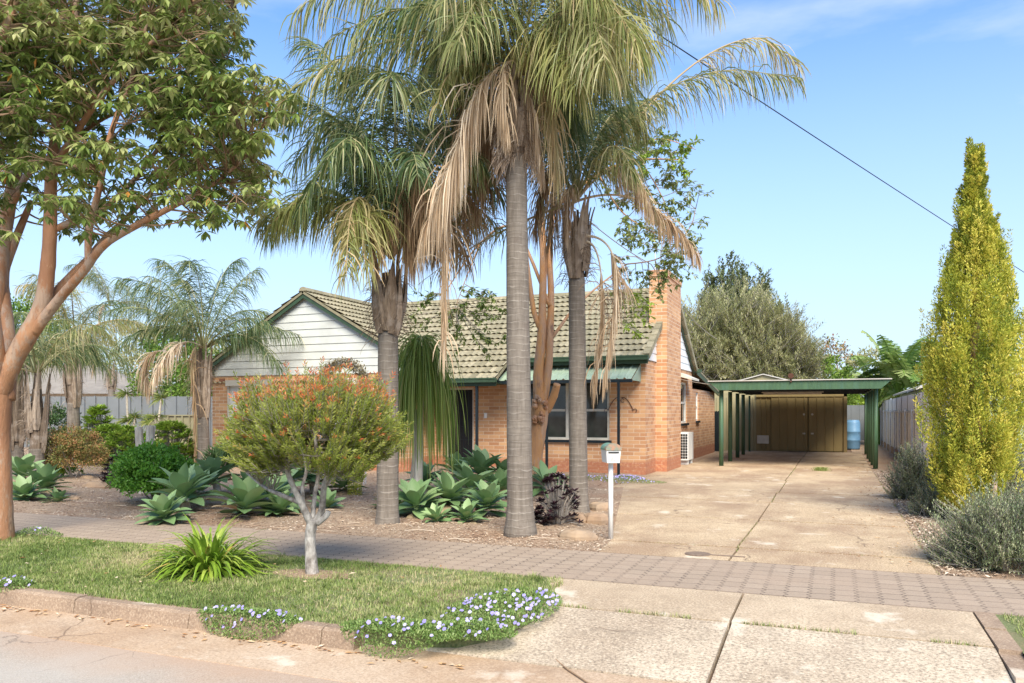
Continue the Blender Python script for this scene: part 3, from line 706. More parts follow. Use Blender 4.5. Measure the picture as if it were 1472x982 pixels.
b = MB(); c = Vector((-1.12,23.12,2.44)); b.box(c.x-.02,c.x+.02,c.y-.02,c.y+.02,2.36,2.50); b.tube([c+Vector((0,-.08,.09)), c+Vector((0,.05,.11))], [.075,.055], 12)
b.build('flood_light', M['rust'], cp)
b = MB(); b.tube([(-2.2,27.6,2.15),(-.4,27.6,2.15)], .03, 8); b.box(-2.25,-.35,27.57,27.63,2.17,2.22); b.build('tube_light', M['cream_paint'], cp)
# ------------------------------------------------------------------ shed
sh = empty('garage_shed', (-1.3, 33, 0), 'olive ribbed metal garage with double doors behind the carport', 'shed')
def ribbed(b, p0, p1, z0, z1, pitch=.2, depth=.025, rw=.05, nrm=None):
    d = (p1-p0); Ln = d.length; d.normalize(); nrm = nrm or d.cross(UP)
    pts = []; x = 0
    while x < Ln:
        pts += [(x,0),(min(x+pitch-rw,Ln),0),(min(x+pitch-rw*.75,Ln),depth),(min(x+pitch-rw*.25,Ln),depth)]; x += pitch
    pts.append((Ln,0))
    for i in range(len(pts)-1):
        a = p0 + d*pts[i][0] + nrm*pts[i][1]; c = p0 + d*pts[i+1][0] + nrm*pts[i+1][1]
        if (c-a).length < 1e-4: continue
        b.face([a+UP*z0, c+UP*z0, c+UP*z1, a+UP*z1])
FN = Vector((0,-1,0))
b = MB(); ribbed(b, Vector((-5.4,33,0)), Vector((-2.9,33,0)), 0, 2.12, nrm=FN); b.box(-5.4,-2.9,33.01,33.05,0,2.12); b.build('side_panel', M['shed_cream'], sh)
b = MB(); ribbed(b, Vector((-2.9,32.97,0)), Vector((-2.35,32.97,0)), 0, 2.3, nrm=FN); b.build('front_panel', M['shed_olive'], sh)
for x0, x1 in ((-2.33,-.98),(-.95,.28)):
    b = MB(); ribbed(b, Vector((x0,32.93,0)), Vector((x1,32.93,0)), .04, 2.12, .31, .02, .035, nrm=FN); b.box(x0,x1,32.935,32.96,.04,2.12); dd = b.build('door', M['shed_olive'], sh)
    b = MB(); xx = -1.12 if x1 < -.5 else -.82
    b.box(xx-.05,xx+.05,32.86,32.905,.68,.74); b.tube([(xx,32.9,1.45),(xx,32.87,1.45)], .045, 8); b.build('handle', M['cream_paint'], dd)
b = MB(); b.box(.3,.42,32.9,33.4,0,2.3); b.box(-2.9,.42,32.9,32.98,2.13,2.3); b.build('door_surround', M['shed_olive'], sh)
b = MB(); b.box(-2.86,-2.42,32.9,32.94,.3,.62); b.build('flap', M['cream_paint'], sh)
b = MB(); b.box(-5.4,.42,33.06,39,0,2.3); b.prism([Vector((-5.3,33.2,2.3)),Vector((-.0,33.2,2.3)),Vector((-2.65,33.2,3.0))],(0,5.8,0)); b.build('body', M['shed_cream'], sh)
b = MB()
for sg in (-1,1):
    p0 = Vector((-2.65,33.1,3.06)); p1 = Vector((-2.65+sg*2.75,33.1,2.34)); b.prism([p0,p1,p1-UP*.04,p0-UP*.04],(0,6.0,0))
b.build('roof', M['roof_white'], sh)
b = MB(); gt = MB(); gt.box(-4.6,-4.05,31.9,31.95,.02,1.55)
for i in range(6): gt.box(-4.6+i*.09,-4.53+i*.09,31.87,31.895,.02,1.58)
tag(gt.build('side_gate', M['dark_paint']), 'dark brown paling gate between the house corner and the shed', 'gate')
# barrel
bl = empty('blue_barrel', GD(1226, 33.2), 'faded blue plastic barrel right of the garage shed', 'barrel')
b = MB(); p = bl.location; b.tube([p, p+UP*.05, p+UP*.35, p+UP*.37, p+UP*.4, p+UP*.7, p+UP*.72, p+UP*.75, p+UP*1.1, p+UP*1.18], [.26,.28,.29,.305,.29,.29,.305,.29,.28,.25], 20)
b.build('body', M['barrel'], bl, smooth=True)
b = MB(); b.tube([p+UP*1.181, p+UP*1.21], [.25,.24], 20); b.build('lid', M['barrel'], bl)
# ------------------------------------------------------------------ fences
def fence(name, p0, p1, n, zt, mat, postmat, label, nrm, postz=None, railz=(), pitch=.2, base=False, bottom=0.03, depth=.012, rw=.04):
    e = empty(name, p0, label, 'fence'); d = (p1-p0)/n
    for i in range(n):
        b = MB(); a = p0 + d*i; ribbed(b, a + d*.01, a + d*.99, bottom, zt, pitch, depth, rw, nrm=nrm); b.build('panel', mat, e)
        if railz:
            for z in railz:
                b = MB(); q = a + nrm*.03; b.prism([q+UP*z, q+UP*(z+.05), q+nrm*.035+UP*(z+.05), q+nrm*.035+UP*z], d); b.build('rail', postmat, e)
        if base:
            b = MB(); q = a + nrm*.03; b.prism([q, q+UP*.22, q+nrm*.03+UP*.22, q+nrm*.03], d*.99); b.build('plinth', M['kerb'], e)
    for i in range(n+1):
        b = MB(); q = p0 + d*i + nrm*.04; dn = d.normalized()*.03
        b.prism([q-dn, q+dn, q+dn+nrm*.05, q-dn+nrm*.05], UP*(postz or zt+.02)); b.build('post', postmat, e)
    return e
fence('metal_fence', GD(-60,34), GD(335,34), 6, 2.2, M['fence_grey'], M['fence_grey'], 'grey ribbed metal fence along the back of the left garden', Vector((SN,-CN,0)), pitch=.5, depth=.07, rw=.12)
fence('metal_fence', GD(212,32.4), GD(300,32.2), 1, 1.42, M['fence_olive'], M['fence_olive'], 'low olive ribbed metal fence in front of the grey fence', Vector((SN,-CN,0)), railz=(1.38,), pitch=.3, depth=.06, rw=.1)
fence('metal_fence', Vector((2.05,13.2,0)), Vector((2.05,46,0)), 14, 2.05, M['fence_sand'], M['galv'], 'tall sandy sheet metal fence running down the right side of the driveway', Vector((-1,0,0)), postz=1.62, railz=(1.53,), pitch=9, base=True)
fence('metal_fence', Vector((2.0,46.2,0)), Vector((-7,46.2,0)), 4, 1.9, M['fence_grey'], M['galv'], 'grey fence at the back beyond the blue barrel', FN, pitch=.4)
# neighbour shed right
ns = empty('garden_shed', (4.1,27,0), 'small shed with pale green metal roof behind the right fence', 'shed')
b = MB(); b.box(2.5,5.7,27,37,0,2.25); b.prism([Vector((2.5,27,2.25)),Vector((5.7,27,2.25)),Vector((4.1,27,2.85))],(0,10,0)); b.build('wall', M['aw_green'], ns)
b = MB()
for sg in (-1,1):
    p0 = Vector((4.1,26.8,2.95)); p1 = Vector((4.1+sg*1.85,26.8,2.27)); b.prism([p0,p1,p1-UP*.06,p0-UP*.06],(0,10.4,0))
b.build('roof', M['roof_white'], ns)
# neighbour house left
nh = empty('neighbour_house', GD(140,46), 'pale low house with off-white roof behind the grey fence', 'house')
def camp(u, v, d): return P(u, v, d)
b = MB(); pts = [GD(-80,45),GD(212,45),GD(240,58),GD(-60,58)]; b.prism(pts, UP*2.6); b.build('wall', M['cream_paint'], nh)
b = MB(); q = [GD(-95,44.2,2.55),GD(222,44.2,2.55),GD(250,59,2.55),GD(-70,59,2.55)]; r0 = GD(40,51,4.5); r1 = GD(150,51,4.5)
for f in ([q[0],q[1],r1,r0],[q[1],q[2],r1],[q[2],q[3],r0,r1],[q[3],q[0],r0],[q[3],q[2],q[1],q[0]]): b.face(f)
b.build('roof', M['roof_dull'], nh)
# ------------------------------------------------------------------ mailbox
mp_ = G(878, 775); mb = empty('mailbox', mp_, 'white mailbox with rounded green and copper lid on a white post beside the driveway', 'mailbox')
b = MB(); b.tube([mp_ - UP*.02, mp_ + UP*.94], .029, 14); b.build('post', M['white_paint'], mb, smooth=True)
ang = R(28); ax = Vector((cos(ang), sin(ang), 0)); ay = Vector((-sin(ang), cos(ang), 0))   # front faces -ay
b = MB(); c = mp_ + UP*.935; hw, hd = .088, .15
bot = [c - ax*hw*.88 - ay*hd*.92, c + ax*hw*.88 - ay*hd*.92, c + ax*hw*.88 + ay*hd*.92, c - ax*hw*.88 + ay*hd*.92]
top = [c - ax*hw - ay*hd + UP*.15, c + ax*hw - ay*hd + UP*.15, c + ax*hw + ay*hd + UP*.15, c - ax*hw + ay*hd + UP*.15]
b.face(bot[::-1]); b.face(top)
for i in range(4): b.face([bot[i], bot[(i+1)%4], top[(i+1)%4], top[i]])
b.build('box', M['white_paint'], mb)
b = MB(); rr = hw + .008
arc = [(rr*cos(q), rr*.85*sin(q)) for q in [i*pi/12 for i in range(13)]]
base = c + UP*.152
b.mi = 0; b.prism([base - ay*(hd+.012) + ax*x + UP*z for x, z in arc], ay*(2*hd+.024))
b.mi = 1; b.prism([base - ay*(hd+.0125) + ax*x*1.03 + UP*(z*1.03+.001) for x, z in arc], ay*.09)
M['copper'] = plain('worn_copper', (.42,.22,.14), (.2,.25,.19), 18, .45, .1, metal=.2)
M['lid_green'] = plain('lid_green', (.16,.30,.22), (.1,.2,.15), 14, .45, .1)
b.build('lid', [M['lid_green'], M['copper']], mb)
b = MB(); s = c - ay*(hd+.003) + UP*.118; b.prism([s - ax*.065, s + ax*.065, s + ax*.065 + UP*.016, s - ax*.065 + UP*.016], -ay*.002); b.build('slot', M['black'], mb)
cu = bpy.data.curves.new('number', 'FONT'); cu.body = '80'; cu.size = .075; cu.extrude = .0015; cu.align_x = 'CENTER'
M['num'] = plain('faded_number', (.55,.55,.52), None, 5, .6, 0)
tmp = bpy.data.objects.new('tmp', cu); col.objects.link(tmp); bpy.context.view_layer.update()
nme = bpy.data.meshes.new_from_object(tmp.evaluated_get(bpy.context.evaluated_depsgraph_get())); bpy.data.objects.remove(tmp); bpy.data.curves.remove(cu)
nme.materials.clear(); nme.materials.append(M['num']); nme.name = 'number'; no = bpy.data.objects.new('number', nme); col.objects.link(no); no.parent = mb
no.location = (c - ay*(hd+.0015) + UP*.03) - mp_; no.rotation_euler = (R(88), 0, ang)
# ------------------------------------------------------------------ wires
def wire(pts, r, label, mat='dark_paint'):
    b = MB(); b.tube(pts, r, 5); return tag(b.build('power_line', M[mat]), label, 'power line')
def sag(a, c, s, n=24): return [a.lerp(c, i/n) - UP*s*4*(i/n)*(1-i/n) for i in range(n+1)]
a = P(830,-30,14); c = P(1560,445,34)
wire(sag(a - (c-a)*.15, c + (c-a)*.3, .10), .013, 'long black overhead line crossing the sky to the right')
wire(sag(P(700,165,15), P(936,380,20.3), .3) + sag(P(936,380,20.3), P(1030,487,29), .25)[1:], .012, 'thin pale cable sagging past the top of the chimney', 'twig_grey')
wire(sag(Vector((-4.28,24.0,2.52)), Vector((-3.05,23.5,2.3)), .02), .01, 'thin wire from the side wall to the carport', 'twig_grey')
# ------------------------------------------------------------------ palms
def bez(p0, p1, p2, n):
    return [p0*(1-t)**2 + p1*2*t*(1-t) + p2*t*t for t in [i/n for i in range(n+1)]]
DOWN = Vector((0,0,-1))
def frond(b, p0, p1, p2, nl=70, ll=.6, w=.022, r0=.022, droop=1.0, bare=.12, tint=(0,1), spread=.8, p3=None, stemtint=.9, dens=1.0):
    n = 26; pts = bez(p0, p1, p2, n)
    if p3 is not None: pts = pts + [pts[-1].lerp(p3, i/8) for i in range(1, 9)]
    N_ = len(pts); rad = [r0*(1 - .85*i/(N_-1)) for i in range(N_)]
    b.tube(pts, rad, 5, t=stemtint, cap=False)
    tb = ru(*tint) * .4
    nl = int(nl * 1.5); w = w * .70; ll = ll * ru(.95,1.3)
    for k in range(nl):
        t = bare + (1-bare)*(k + rnd())/nl; x = t*(N_-1); i = min(int(x), N_-2); p = pts[i].lerp(pts[i+1], x-i)
        T = (pts[i+1]-pts[i]).normalized(); S = T.cross(UP)
        if S.length < .15: S = Vector((cos(k*2.4), sin(k*2.4), 0))
        S.normalize()
        L_ = ll * (.55 + .6*math.sin(pi*min(1, (t-bare)/(1-bare)*.85 + .12))) * ru(.8,1.15)
        for sg in (-1, 1):
            if rnd() > dens: continue
            d = (S*sg*spread*ru(.25,1.15) + T*ru(.15,.9) + UP*ru(-.6,.55)).normalized()
            tt = min(1, max(0, tint[0] + (tint[1]-tint[0])*(.75*rnd()) + tb*.8 - .1 + (.4 if rnd() < .1 else 0)))
            q = p.copy(); ps = [q]; g = .55*droop*ru(.6,1.4)
            for s_ in range(4):
                d = (d + DOWN*g*ru(.7,1.3) + Vector((ru(-.06,.06), ru(-.06,.06), 0))).normalized(); q = q + d*L_/4; ps.append(q.copy())
            nr = Vector((ru(-1,1), ru(-1,1), ru(-.3,.3)))
            b.strip(ps, [w*.6, w, w*.9, w*.6, w*.1], nr, tt)
def palm(name, base, top, r0, r1, label, fr, group=None, lean=(0,0), boots=9, bootlen=.75, bootr=.1, rings=True, flare=1.35, hair=False):
    e = empty(name, base, label, 'palm tree', group)
    b = MB(); n = 60; pts = []; rad = []
    for i in range(n+1):
        t = i/n; p = base.lerp(top, t) + Vector((lean[0], lean[1], 0))*math.sin(pi*t)
        pts.append(p - (UP*.05 if i == 0 else UP*0)); rr = r0 + (r1-r0)*t + (r0*(flare-1))*max(0, 1-t*9)**2
        if rings: rr *= 1 + .004*math.sin(i*1.9) + ru(-.006,.006)
        rad.append(rr)
    b.tube(pts, rad, 20, wob=.012); b.build('trunk', M['palmbark'], e, smooth=True)
    # crownshaft of old leaf bases
    if boots:
        b = MB(); T = (top - base).normalized()
        b.tube([top - T*.05, top + T*bootlen*.5, top + T*bootlen], [r1*.9, r1*1.0, r1*.6], 12, t=.2, wob=.08)
        for k in range(boots):
            a = 2*pi*k*.382 + ru(-.2,.2); z0 = ru(-.12,.4)*bootlen; o = Vector((cos(a), sin(a), 0))
            ss = [j/11 for j in range(12)]; tx = ru(-.1,.1); sd2 = T.cross(o)
            pp = [top + T*(z0 + bootlen*s*1.15) + o*(r1*1.0 + bootr*(math.sin(min(1,s*1.3)*pi*.75)) + (.10*s*s*s)) + sd2*tx*s*s for s in ss]
            b.strip(pp, [ru(.9,1.1)*max(.035, (.13 + .09*math.sin(min(1,s*2.2)*pi*.8))*(1-s*.85)) for s in ss], o, ru(.2,.95), keel=-.3)
        for k in range(int(boots*22)):
            a = ru(0,2*pi); o = Vector((cos(a), sin(a), 0)); p = top + T*ru(-.1,bootlen) + o*(r1+ru(.0,.1)); ps = [p]
            d = (o*ru(.1,.8) + UP*ru(-.6,.8)).normalized()
            for s_ in range(4): d = (d + DOWN*.45 + Vector((ru(-.4,.4), ru(-.4,.4), 0))).normalized(); p = p + d*.05*ru(.6,1.6); ps.append(p)
            b.strip(ps, [.008,.008,.007,.005,.002], o.orthogonal(), rnd())
        b.build('leaf_bases', M['boot'], e)
    if hair:
        b = MB()
        for k in range(1100):
            a = ru(0,2*pi); o = Vector((cos(a), sin(a), 0)); q = top + UP*ru(-.1,.75) + o*(r1*ru(.9,1.05)); ps = [q]; d = (o*ru(.5,1) + UP*ru(-.3,.6)).normalized()
            for s_ in range(5): d = (d + DOWN*.6 + Vector((ru(-.35,.35), ru(-.35,.35), 0))).normalized(); q = q + d*ru(.03,.09); ps.append(q)
            b.strip(ps, [.007]*5 + [.002], o.orthogonal(), rnd())
        b.build('hanging_fibre', M['fibre'], e)
    lab = {'frond_dead': 'dry beige hanging frond', 'frond_brown': 'dry brown hanging frond', 'frond_yellow': 'yellowing frond'}
    for f in fr:
        mt = f.pop('mat', 'frond'); b = MB(); frond(b, **f); o = b.build('frond', M[mt], e)
        if mt in lab: o['label'] = lab[mt]
    return e
def rndcrown(c, n, Lf, ll, mats, el=(-.2,1.3), seed=0, w=.022, nl=55, droop=1.0, tipdrop=(.35,.8)):
    out_ = []
    for k in range(n):
        a = 2*pi*(k*.382) + ru(-.25,.25) + seed; e = el[0] + (el[1]-el[0])*((k*.618+.3) % 1); L_ = Lf*ru(.8,1.1)
        d = Vector((cos(a)*cos(e), sin(a)*cos(e), sin(e)))
        p1 = c + d*L_*.55 + UP*.12*L_; p2 = c + Vector((cos(a),sin(a),0))*L_*(.35+.6*cos(e)) + UP*(L_*(math.sin(e)*.95) - L_*ru(*tipdrop))
        m_ = mats if isinstance(mats, str) else random.choice(mats)
        out_.append(dict(p0=c + Vector((cos(a),sin(a),0))*.06, p1=p1, p2=p2, nl=nl, ll=ll, w=w, droop=droop, mat=m_))
    return out_
def FP(c, p1, p2, mat='frond', **k):   # frond by three sighted points
    return dict(p0=c, p1=P(*p1), p2=P(*p2), mat=mat, **k)
# centre palm
C0 = G(748,770); CT = P(742,225,10.05); cc = P(745,110,10.05)
fr = [FP(cc,(650,-60,9.6),(470,60,9.2),ll=.75,nl=90), FP(cc,(600,-20,9.9),(395,150,9.8),ll=.7,nl=90),
      FP(cc,(640,-150,10.2),(520,-20,10.6),ll=.75,nl=80), FP(cc,(840,-90,9.3),(915,60,8.9),'frond_yellow',ll=.85,nl=100,tint=(0,.8)),
      FP(cc,(860,-40,9.8),(900,110,9.6),'frond',ll=.8,nl=90,tint=(.1,.9)), FP(cc,(890,-120,10),(1035,5,9.9),'frond_yellow',ll=.6,nl=80),
      FP(cc,(800,-80,10.6),(880,40,11.2),ll=.8,nl=90), FP(cc,(700,-90,9.2),(660,60,8.6),'frond',ll=.8,nl=80),
      FP(cc,(760,-160,9.9),(780,-60,8.9),ll=.8,nl=70), FP(cc,(690,-40,10.8),(610,110,11.4),'frond_dark',ll=.8,nl=80),
      FP(cc,(800,-20,9.2),(830,120,8.9),'frond_yellow',ll=.7,nl=80,tint=(0,.6)), FP(cc,(640,60,9.8),(630,150,9.4),'frond_yellow',ll=.5,nl=40,tint=(0,.6)),
      FP(cc,(690,-60,9.6),(560,40,10.2),'frond_dark',ll=.8,nl=80), FP(cc,(830,-100,10.4),(960,30,10.6),'frond',ll=.7,nl=80),
      FP(cc,(745,-200,10.3),(690,-120,10.8),ll=.7,nl=60),
      FP(cc,(780,-140,9.4),(850,-20,8.6),'frond_yellow',ll=.8,nl=80,tint=(0,.8)), FP(cc,(850,-60,9.1),(870,90,8.7),'frond',ll=.8,nl=80,tint=(.2,1)),
      FP(cc,(820,-20,10.2),(860,120,10.6),'frond',ll=.85,nl=90), FP(cc,(780,20,10.4),(800,150,10.8),'frond_dark',ll=.85,nl=80), FP(cc,(680,0,10.5),(640,120,10.8),'frond',ll=.8,nl=80,tint=(.1,1)),
      FP(cc,(580,-120,10),(420,20,9.9),'frond',ll=.7,nl=80), FP(cc,(720,-120,9.4),(640,-10,8.8),'frond',ll=.75,nl=80), FP(cc,(870,-40,9.7),(935,70,9.9),'frond_yellow',ll=.75,nl=80,tint=(.0,.7)),
      FP(cc,(690,20,10.8),(668,150,11.2),'frond_dark',ll=.85,nl=80), FP(cc,(700,60,11),(655,240,11.4),'frond_brown',ll=.8,nl=80,droop=1.5,spread=.5,tint=(.3,1)),
      FP(cc,(790,60,10.6),(815,170,11),'frond_dark',ll=.9,nl=80), FP(cc,(715,100,10.8),(702,260,11.2),'frond_brown',ll=.8,nl=70,droop=1.5,spread=.5,tint=(.0,.8)),
      # dry hanging ones
      FP(cc,(700,60,9.7),(655,215,9.5),'frond_dead',p3=P(610,330,9.5),ll=.72,nl=85,droop=1.5,spread=.25,w=.022,bare=.3,tint=(.1,.9)),
      FP(cc,(722,60,9.6),(722,130,9.6),'frond_dead',p3=P(728,185,9.65),ll=.42,nl=60,droop=1.6,spread=.25,bare=.35,tint=(.1,.8)),
      FP(cc,(745,85,9.9),(772,180,9.9),'frond_dead',p3=P(778,240,9.95),ll=.45,nl=60,droop=1.6,spread=.2,bare=.3,tint=(0,.7)),
      FP(cc,(660,90,10.0),(640,300,9.9),'frond_dead',p3=P(638,500,9.85),ll=.55,nl=120,droop=1.8,spread=.22,bare=.45,tint=(.1,.8)),
      FP(cc,(690,140,10.5),(672,290,10.8),'frond_brown',ll=.8,nl=60,droop=1.6,spread=.4,bare=.2),
      FP(cc,(800,90,9.9),(800,240,9.8),'frond_yellow',ll=.6,nl=60,droop=1.6,spread=.3,bare=.2,tint=(.3,1))]
palm('palm_tree', C0, CT, .165, .13, 'tallest grey palm trunk between the mailbox and the agaves, dry fronds hanging', fr, 'tall palms in the front garden', boots=10, bootlen=.8, bootr=.03, hair=True)
# left palm
L0 = G(557,757); LT = P(558,478,10.8); lc = P(562,372,10.8)
fr = [FP(lc,(520,120,10.6),(395,150,10.2),'frond_dark',ll=.6,nl=80), FP(lc,(480,200,11.2),(390,330,11.6),'frond_dark',ll=.6,nl=80),
      FP(lc,(500,60,11.4),(440,60,12),'frond_dark',ll=.6,nl=80), FP(lc,(560,40,10.6),(500,110,10),'frond_dark',ll=.6,nl=80),
      FP(lc,(600,60,11),(640,90,11.3),'frond_dark',ll=.6,nl=80), FP(lc,(630,160,10.4),(690,230,10.2),'frond_dark',ll=.6,nl=70),
      FP(lc,(620,120,11.5),(700,180,12.2),'frond_dark',ll=.6,nl=80), FP(lc,(540,120,9.9),(470,230,9.2),'frond_dark',ll=.6,nl=80),
      FP(lc,(590,150,10.1),(600,250,9.4),'frond_dark',ll=.55,nl=70), FP(lc,(545,160,11.7),(490,180,12.6),'frond_dark',ll=.6,nl=70),
      FP(lc,(530,60,11),(420,240,11.2),'frond_dark',ll=.6,nl=80), FP(lc,(600,120,10.9),(650,200,10.6),'frond_dark',ll=.6,nl=80), FP(lc,(570,90,11.6),(590,130,12.2),'frond_dark',ll=.6,nl=80),
      FP(lc,(640,200,11.6),(680,310,12),'frond_brown',ll=.8,nl=80,droop=1.5,spread=.6,tint=(.2,1)), FP(lc,(620,90,11.8),(680,160,12.6),'frond_dark',ll=.8,nl=80), FP(lc,(660,180,11.9),(720,280,12.5),'frond_dark',ll=.75,nl=80),
      FP(lc,(600,170,10.3),(620,300,10),'frond_brown',ll=.7,nl=80,droop=1.6,spread=.4), FP(lc,(575,60,10.2),(560,110,9.4),'frond_dark',ll=.7,nl=80),
      FP(lc,(500,140,10.3),(430,300,9.9),'frond_dark',ll=.6,nl=80), FP(lc,(450,250,10.6),(372,320,10.9),'frond',ll=.55,nl=80),
      FP(lc,(470,215,10.4),(385,330,10.1),'frond_yellow',ll=.55,nl=80,tint=(0,.6)), FP(lc,(500,180,9.8),(498,400,9.5),'frond_yellow',ll=.6,nl=90,tint=(0,.9),droop=1.3,spread=.6),
      FP(lc,(510,230,9.9),(525,380,9.7),'frond_yellow',ll=.55,nl=60,tint=(0,.7)), FP(lc,(640,240,11.6),(720,330,12.4),'frond',ll=.55,nl=60),
      FP(lc,(590,230,10.5),(592,370,10.4),'frond_brown',ll=.6,nl=70,droop=1.6,spread=.4), FP(lc,(620,220,10.8),(628,360,11),'frond_brown',ll=.65,nl=80,droop=1.5,spread=.5),
      FP(lc,(600,200,11.2),(600,330,11.5),'frond_brown',ll=.6,nl=70,droop=1.5,spread=.5), FP(lc,(650,260,11.2),(668,380,11.6),'frond_brown',ll=.6,nl=60,droop=1.4,spread=.6,tint=(.2,1)),
      FP(lc,(545,260,10.4),(540,370,10.2),'frond_brown',ll=.5,nl=50,droop=1.5,spread=.4)]
palm('palm_tree', L0, LT, .15, .135, 'leaning-crowned palm with peeling leaf bases, left of the tallest palm', fr, 'tall palms in the front garden', boots=12, bootlen=.8, bootr=.08, flare=1.2)
# right palm
R0 = G(832,738); RT = P(829,400,12.2); rc = P(828,290,12.2)
fr = [FP(rc,(900,110,12),(1060,100,11.6),'frond',p3=P(1150,112,11.4),ll=.55,nl=95,bare=.25), FP(rc,(870,120,12.4),(950,150,12.7),'frond',ll=.65,nl=80),
      FP(rc,(860,60,11.7),(900,120,11.1),'frond_dark',ll=.65,nl=80), FP(rc,(790,80,12.4),(760,120,12.8),'frond_dark',ll=.65,nl=80),
      FP(rc,(840,30,12.6),(850,60,13.4),'frond_dark',ll=.65,nl=80), FP(rc,(780,160,12),(720,220,11.6),'frond_dark',ll=.6,nl=60),
      FP(rc,(820,80,11.4),(800,190,10.8),'frond_dark',ll=.6,nl=70), FP(rc,(880,160,11.5),(905,240,11.1),'frond',ll=.55,nl=60),
      FP(rc,(850,110,12.6),(890,180,13),'frond_dark',ll=.7,nl=80), FP(rc,(760,120,11.7),(730,160,11.2),'frond_dark',ll=.7,nl=80), FP(rc,(880,90,12.2),(930,190,12.4),'frond',ll=.65,nl=80), FP(rc,(800,60,12),(790,110,11.4),'frond_dark',ll=.7,nl=80),
      FP(rc,(990,45,12.3),(1100,55,12.6),'frond_yellow',p3=P(1150,95,12.7),ll=.5,nl=60,bare=.45,tint=(.2,1),dens=.8),
      FP(rc,(900,190,12.1),(935,300,12),'frond_dead',ll=.45,nl=70,droop=1.5,spread=.5,bare=.3,tint=(.0,.7)),
      FP(rc,(930,250,12),(1005,370,12),'frond_dead',ll=.4,nl=70,droop=1.4,spread=.4,bare=.55,tint=(0,.6)),
      FP(rc,(880,150,11.8),(955,330,11.6),'frond_brown',ll=.5,nl=40,droop=1.4,spread=.5,bare=.5,dens=.6),
      dict(p0=P(832,340,12.1), p1=P(895,330,11.8), p2=P(885,430,11.7), p3=P(868,545,11.7), mat='frond_dead', ll=.5, nl=80, droop=1.9, spread=.15, bare=.4, tint=(0,.7)),
      dict(p0=P(832,350,12.1), p1=P(868,330,12), p2=P(866,450,12), p3=P(853,560,12), mat='frond_dead', ll=.5, nl=60, droop=1.9, spread=.12, bare=.5, tint=(0,.6)),
      FP(rc,(780,180,11.9),(770,330,11.8),'frond_brown',ll=.6,nl=60,droop=1.6,spread=.4,bare=.2), FP(rc,(800,200,12.6),(790,350,12.9),'frond_brown',ll=.6,nl=60,droop=1.6,spread=.4,bare=.2),
      FP(rc,(815,230,11.8),(815,330,11.7),'frond_dead',ll=.45,nl=40,droop=1.7,spread=.3,bare=.2,tint=(0,.6)),
      FP(rc,(700,330,12.9),(600,410,13.3),'frond',ll=.4,nl=50,dens=.5)]
palm('palm_tree', R0, RT, .145, .125, 'ringed grey palm trunk just left of the mailbox', fr, 'tall palms in the front garden', boots=11, bootlen=.85, bootr=.06, flare=1.25)
# hanging dry boot pieces on right palm are in leaf_bases; smaller palms to the left
def smallpalm(u, d, vtrunk, vcrown, r, label, n, Lf, ll, mats, bl=.9, dead=1, el=(.0,1.45), seed=0, boots=10):
    Lf *= 1.15; n = max(9, n-3)
    b0 = GD(u, d); b0.z = bed_h(b0.x, b0.y); t = P(u+ru(-2,2), vtrunk, d); c = P(u, vcrown, d)
    fr = rndcrown(c, n, Lf, ll, mats, el, seed, w=.022, nl=50, tipdrop=(.15,.6))
    for k in range(dead):
        a = ru(0, 6.28); o = Vector((cos(a), sin(a), 0))
        fr.append(dict(p0=c, p1=c + o*.7 + UP*.3, p2=c + o*.55 - UP*1.0, mat='frond_dead', ll=.45, nl=45, droop=1.5, spread=.3, w=.022))
    return palm('palm_tree', b0, t, r*1.15, r, label, fr, 'small palms in the left garden', boots=boots, bootlen=bl, bootr=.05)
sp1 = smallpalm(293, 21, 600, 500, .14, 'small palm with a hanging brown frond near the left corner of the house', 10, 2.4, .55, ['frond_dark','frond_dark','frond'], 1.5, 0, seed=.4)
for (p1, p2) in (((250,400,20.6),(170,400,20.2)),((270,380,21.4),(225,372,21.8)),((290,370,20.8),(270,375,20.2)),((310,380,21.5),(345,372,22)),((325,410,20.6),(372,385,20.3)),((355,450,20.7),(405,530,20.4)),
                 ((240,440,21),(165,500,20.8)),((220,420,21.8),(150,450,22.2)),((330,430,22),(385,450,22.6))):
    b = MB(); frond(b, P(293,500,21), P(*p1), P(*p2), nl=70, ll=.62, w=.022, tint=(0,.9)); b.build('frond', M['frond_dark'], sp1)
# its hanging brown frond
b = MB(); c = P(293,500,20.9); frond(b, c, P(270,480,20.5), P(281,590,20.5), 60, .6, .03, .02, 1.9, .2, (.1,.9), .12, P(281,660,20.5)); o = b.build('frond', M['frond_brown'], sp1); o['label'] = 'dry brown hanging frond'
b = MB(); frond(b, c, P(250,470,20.4), P(220,545,20), 60, .6, .03, .02, 1.5, .3, (.0,.9), .4); o = b.build('frond', M['frond_dead'], sp1); o['label'] = 'dry beige hanging frond'
b = MB(); frond(b, P(240,505,22), P(190,500,22), P(215,560,22), 50, .7, .03, .02, 1.5, .1, (.0,.9), .4); o = b.build('frond', M['frond_dead'], sp1); o['label'] = 'dry beige hanging frond'
smallpalm(107, 24, 580, 485, .17, 'palm with shaggy trunk rising behind the red-leaved bush', 13, 2.7, .6, ['frond','frond_yellow','frond_dark'], 1.6, 1, seed=1.4)
smallpalm(52, 17.5, 645, 535, .15, 'palm with peeling pale leaf bases right of the orange tree trunk', 12, 2.3, .6, ['frond','frond_dark','frond_dark'], 1.3, 0, seed=2.2, el=(.1,1.35))
smallpalm(24, 19.5, 640, 530, .16, 'shaggy palm trunk directly behind the orange tree trunk', 11, 2.3, .6, ['frond_dark','frond'], 1.5, 0, seed=3.1, el=(.1,1.35))
smallpalm(160, 40, 560, 440, .16, 'distant palm rising beyond the grey fence on the left', 13, 3.2, .7, ['frond','frond_dark'], 1.0, 1, seed=.9)
